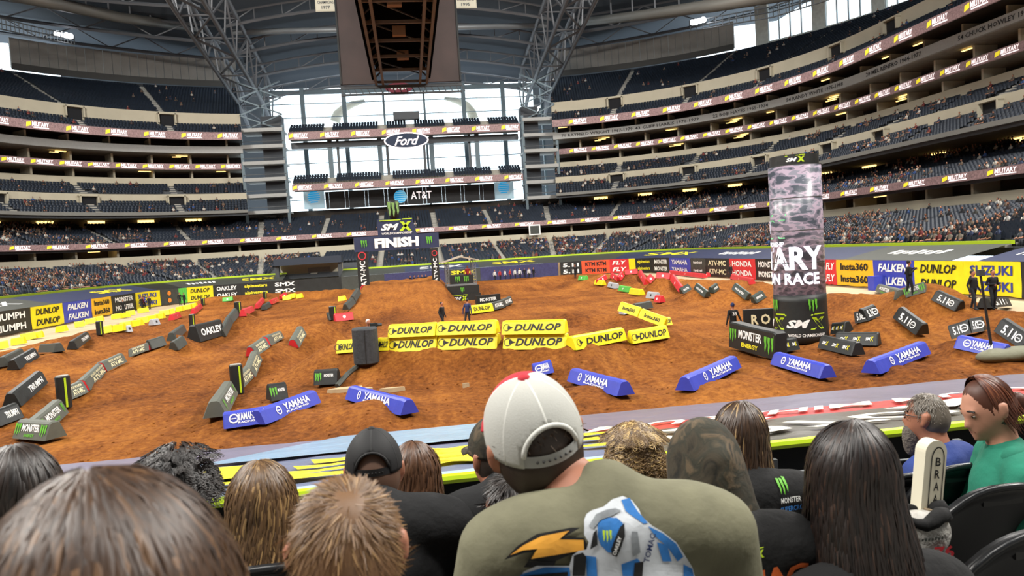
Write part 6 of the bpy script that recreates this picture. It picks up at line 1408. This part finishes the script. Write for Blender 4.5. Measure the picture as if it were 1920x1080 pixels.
# 12 woman with highlights
t12, s12, H12 = near_person(1388, 825, 2.8, 'woman with streaked brown bob and black jacket with green claw mark', M_BLKC, 0, (0, 0, 0), 1.0, hair_long(1200, .25, tone('#2a1c13', '#4a3422', '#a5875c', .07), .01, .003, .004, .02), '#2f2016', 1.12, drop=.1, hunch=.07)
on_back(s12, t12, [('claw_mark', M_GREEN, Print().claw(.07, -.13, .055)), ('lettering', M_WHITE, Print().text('MONSTER', .09, -.175, .08, .02, .02)), ('lettering', mat('print_skyblue', '#3b83d0', .7), Print().text('SUPERCROSS', .1, -.205, .11, .018, .02)), ('badge', mat('badge_pale', '#a9c4df', .6), Print().disc(.165, -.25, .018))])
# 13 long dark hair
near_person(1598, 902, 1.85, 'woman with long straight dark hair and black top', M_BLKC, .05, (0, 0, 0), 1.04, hair_long(2200, .37, tone('#0f0b0a', '#231814', '#3a281f', .08), .01, .003, .003, .06), '#15100e', 1.0, drop=.28)
# 14 man in blue polo
t14, s14, H14 = near_person(1738, 780, 4.1, 'man with grey hair, beard and glasses in a blue polo shirt', M_POLO, .45, (0, 0, .35), 1.02, hair_short(1800, .02, tone('#5a5146', '#8d857a', '#3c342c'), .0018, .25, (0, -.3), 1.75), '#6a6156', 1.22, sleeves=False, hunch=.01)
link('beard', blob_mesh([('e', tuple(H14 @ Vector((0, .075, -.11))), (.055, .05, .07), 0), ('e', tuple(H14 @ Vector((0, .08, -.17))), (.04, .04, .06), 0)], [mat('grey_beard', '#6b625a', .9, bump=.5, bscale=80)], .012, .03), None, t14)
link('collar', blob_mesh([('c', (-.07, -.03, -.17), (0, -.11, -.185), .022, .022, 0), ('c', (0, -.11, -.185), (.07, -.03, -.17), .022, .022, 0)], [M_POLO], .01, .02), None, t14)
def glasses(t, Hm):
    mb = MB()
    for s_ in (-1, 1): mb.tube([(s_*.034+.024*math.cos(a), .103, .006+.018*math.sin(a)) for a in [2*math.pi*k/14 for k in range(15)]], .0022, 5); mb.tube([(s_*.058, .1, .01), (s_*.09, .03, .012), (s_*.092, -.01, .01)], .0022, 5)
    mb.tube([(-.01, .104, .008), (.01, .104, .008)], .0022, 5); o = mb.build('glasses', M_BLACK, t); o.matrix_local = Hm.to_4x4()
glasses(t14, H14)
# 15 girl with red hair
t15, s15, H15 = near_person(1852, 762, 3.05, 'girl with tied red hair in a green hoodie looking down', M_TEAL, 1.15, (-.4, 0, .3), .98, hair_long(1300, .16, tone('#3c1d12', '#66341f', '#7d4a30', .15), .0, .0025, .002, az=(-1.75, 1.75), thick=1.05), '#4d2818', 1.05, skin=mat('fair_skin', '#c08a72', .5))
o = link('hair_bun', blob_mesh([('e', (0, -.125, -.04), (.04, .035, .045), 0), ('e', (.01, -.13, -.07), (.03, .03, .035), 0)], [MATS['hairbase#4d2818']], .01, .03), None, t15); o.matrix_local = H15.to_4x4()
link('hood', blob_mesh([('c', (-.11, -.06, -.19), (0, -.15, -.22), .05, .06, 0), ('c', (0, -.15, -.22), (.11, -.06, -.19), .06, .05, 0), ('e', (0, -.15, -.27), (.11, .045, .08), 0)], [M_TEAL], .014, .04), None, t15)
# ================================================================== foam chainsaw toy in a clear bag
p = at_d(1740, 910, 2.15); t = thing('foam_toy', 'cream foam chainsaw bar with black lettering sticking out of the bag', 'toy', p, .05); t.rotation_euler = (0, R_(8), .1)
n_ = 14; ring = [(-.037, -.2)]+[(.037*math.cos(a), .1+.037*math.sin(a)) for a in [math.pi-math.pi*k/n_ for k in range(n_+1)]]+[(.037, -.2)]
m_ = len(ring); MB().add([(x, -.02, z) for x, z in ring]+[(x, .02, z) for x, z in ring], [tuple(range(m_))[::-1], tuple(range(m_, 2*m_))]+[(k, (k+1) % m_, m_+(k+1) % m_, m_+k) for k in range(m_)]).build('bar', mat('cream_foam', '#d8d2bb', .8), t)
P = Print(); inn = [(x*.62+.006, z-.018 if z > 0 else z) for x, z in ring]; in2 = [(x*.78, z-.0 if z <= 0 else z-.014) for x, z in inn]
for k in range(m_-1): a, b = inn[k], inn[k+1]; c_, d_ = (a[0]*.86+.001, a[1]-.004), (b[0]*.86+.001, b[1]-.004); P.poly([a, b, d_, c_])
fnt = plane_fn((0, -.021, 0), (1, 0, 0), (0, 0, 1), .001); P.build('outline', M_BLACK, fnt, t)
P = Print()
for k, ch in enumerate('BRAAAP'): P.text(ch, .008, .075-.036*k, .018, .025, .02)
P.build('lettering', M_BLACK, fnt, t)
MB().ell((-.045, -.01, -.13), (.04, .03, .04), 14, 8).build('handle_guard', MATS['cream_foam'], t, smooth=True); MB().tube([(-.02, -.025, -.16), (-.018, -.027, -.06)], .012, 8).build('trigger', mat('brown_foam', '#7a6a52', .8), t)
p = at_d(1708, 1000, 2.1); t = thing('carrier_bag', 'clear plastic carrier bag with printed lettering and black gathered rim', 'bag', p)
bm_ = blob_mesh([('e', (0, 0, -.03), (.1, .05, .085), 0), ('e', (.03, 0, .0), (.09, .045, .06), 0)], [mat('bag_plastic', '#a9a69f', .25, var=.2, vscale=12, bump=.6, bscale=22, spec=.8)], .008, .03); link('bag', bm_, None, t)
mb = MB(); mb.tube([(.1*math.cos(a)+.01, .045*math.sin(a), .05+.012*math.sin(5*a)) for a in [2*math.pi*k/24 for k in range(25)]], [.016+.007*math.sin(7*k) for k in range(25)], 7); mb.build('gathered_rim', M_BLKC, t, smooth=True)
P = Print().text('76', .055, -.035, .06, .035, .03); P.build('lettering', INK['r'], plane_fn((0, -.06, 0), (1, 0, -.02), (0, 0, 1), .002), t); Print().scrawl(.01, .005, .09, .009, 9).build('lettering', M_GRYV, plane_fn((0, -.06, 0), (1, 0, -.02), (0, 0, 1), .002), t)
bpy.context.view_layer.update()
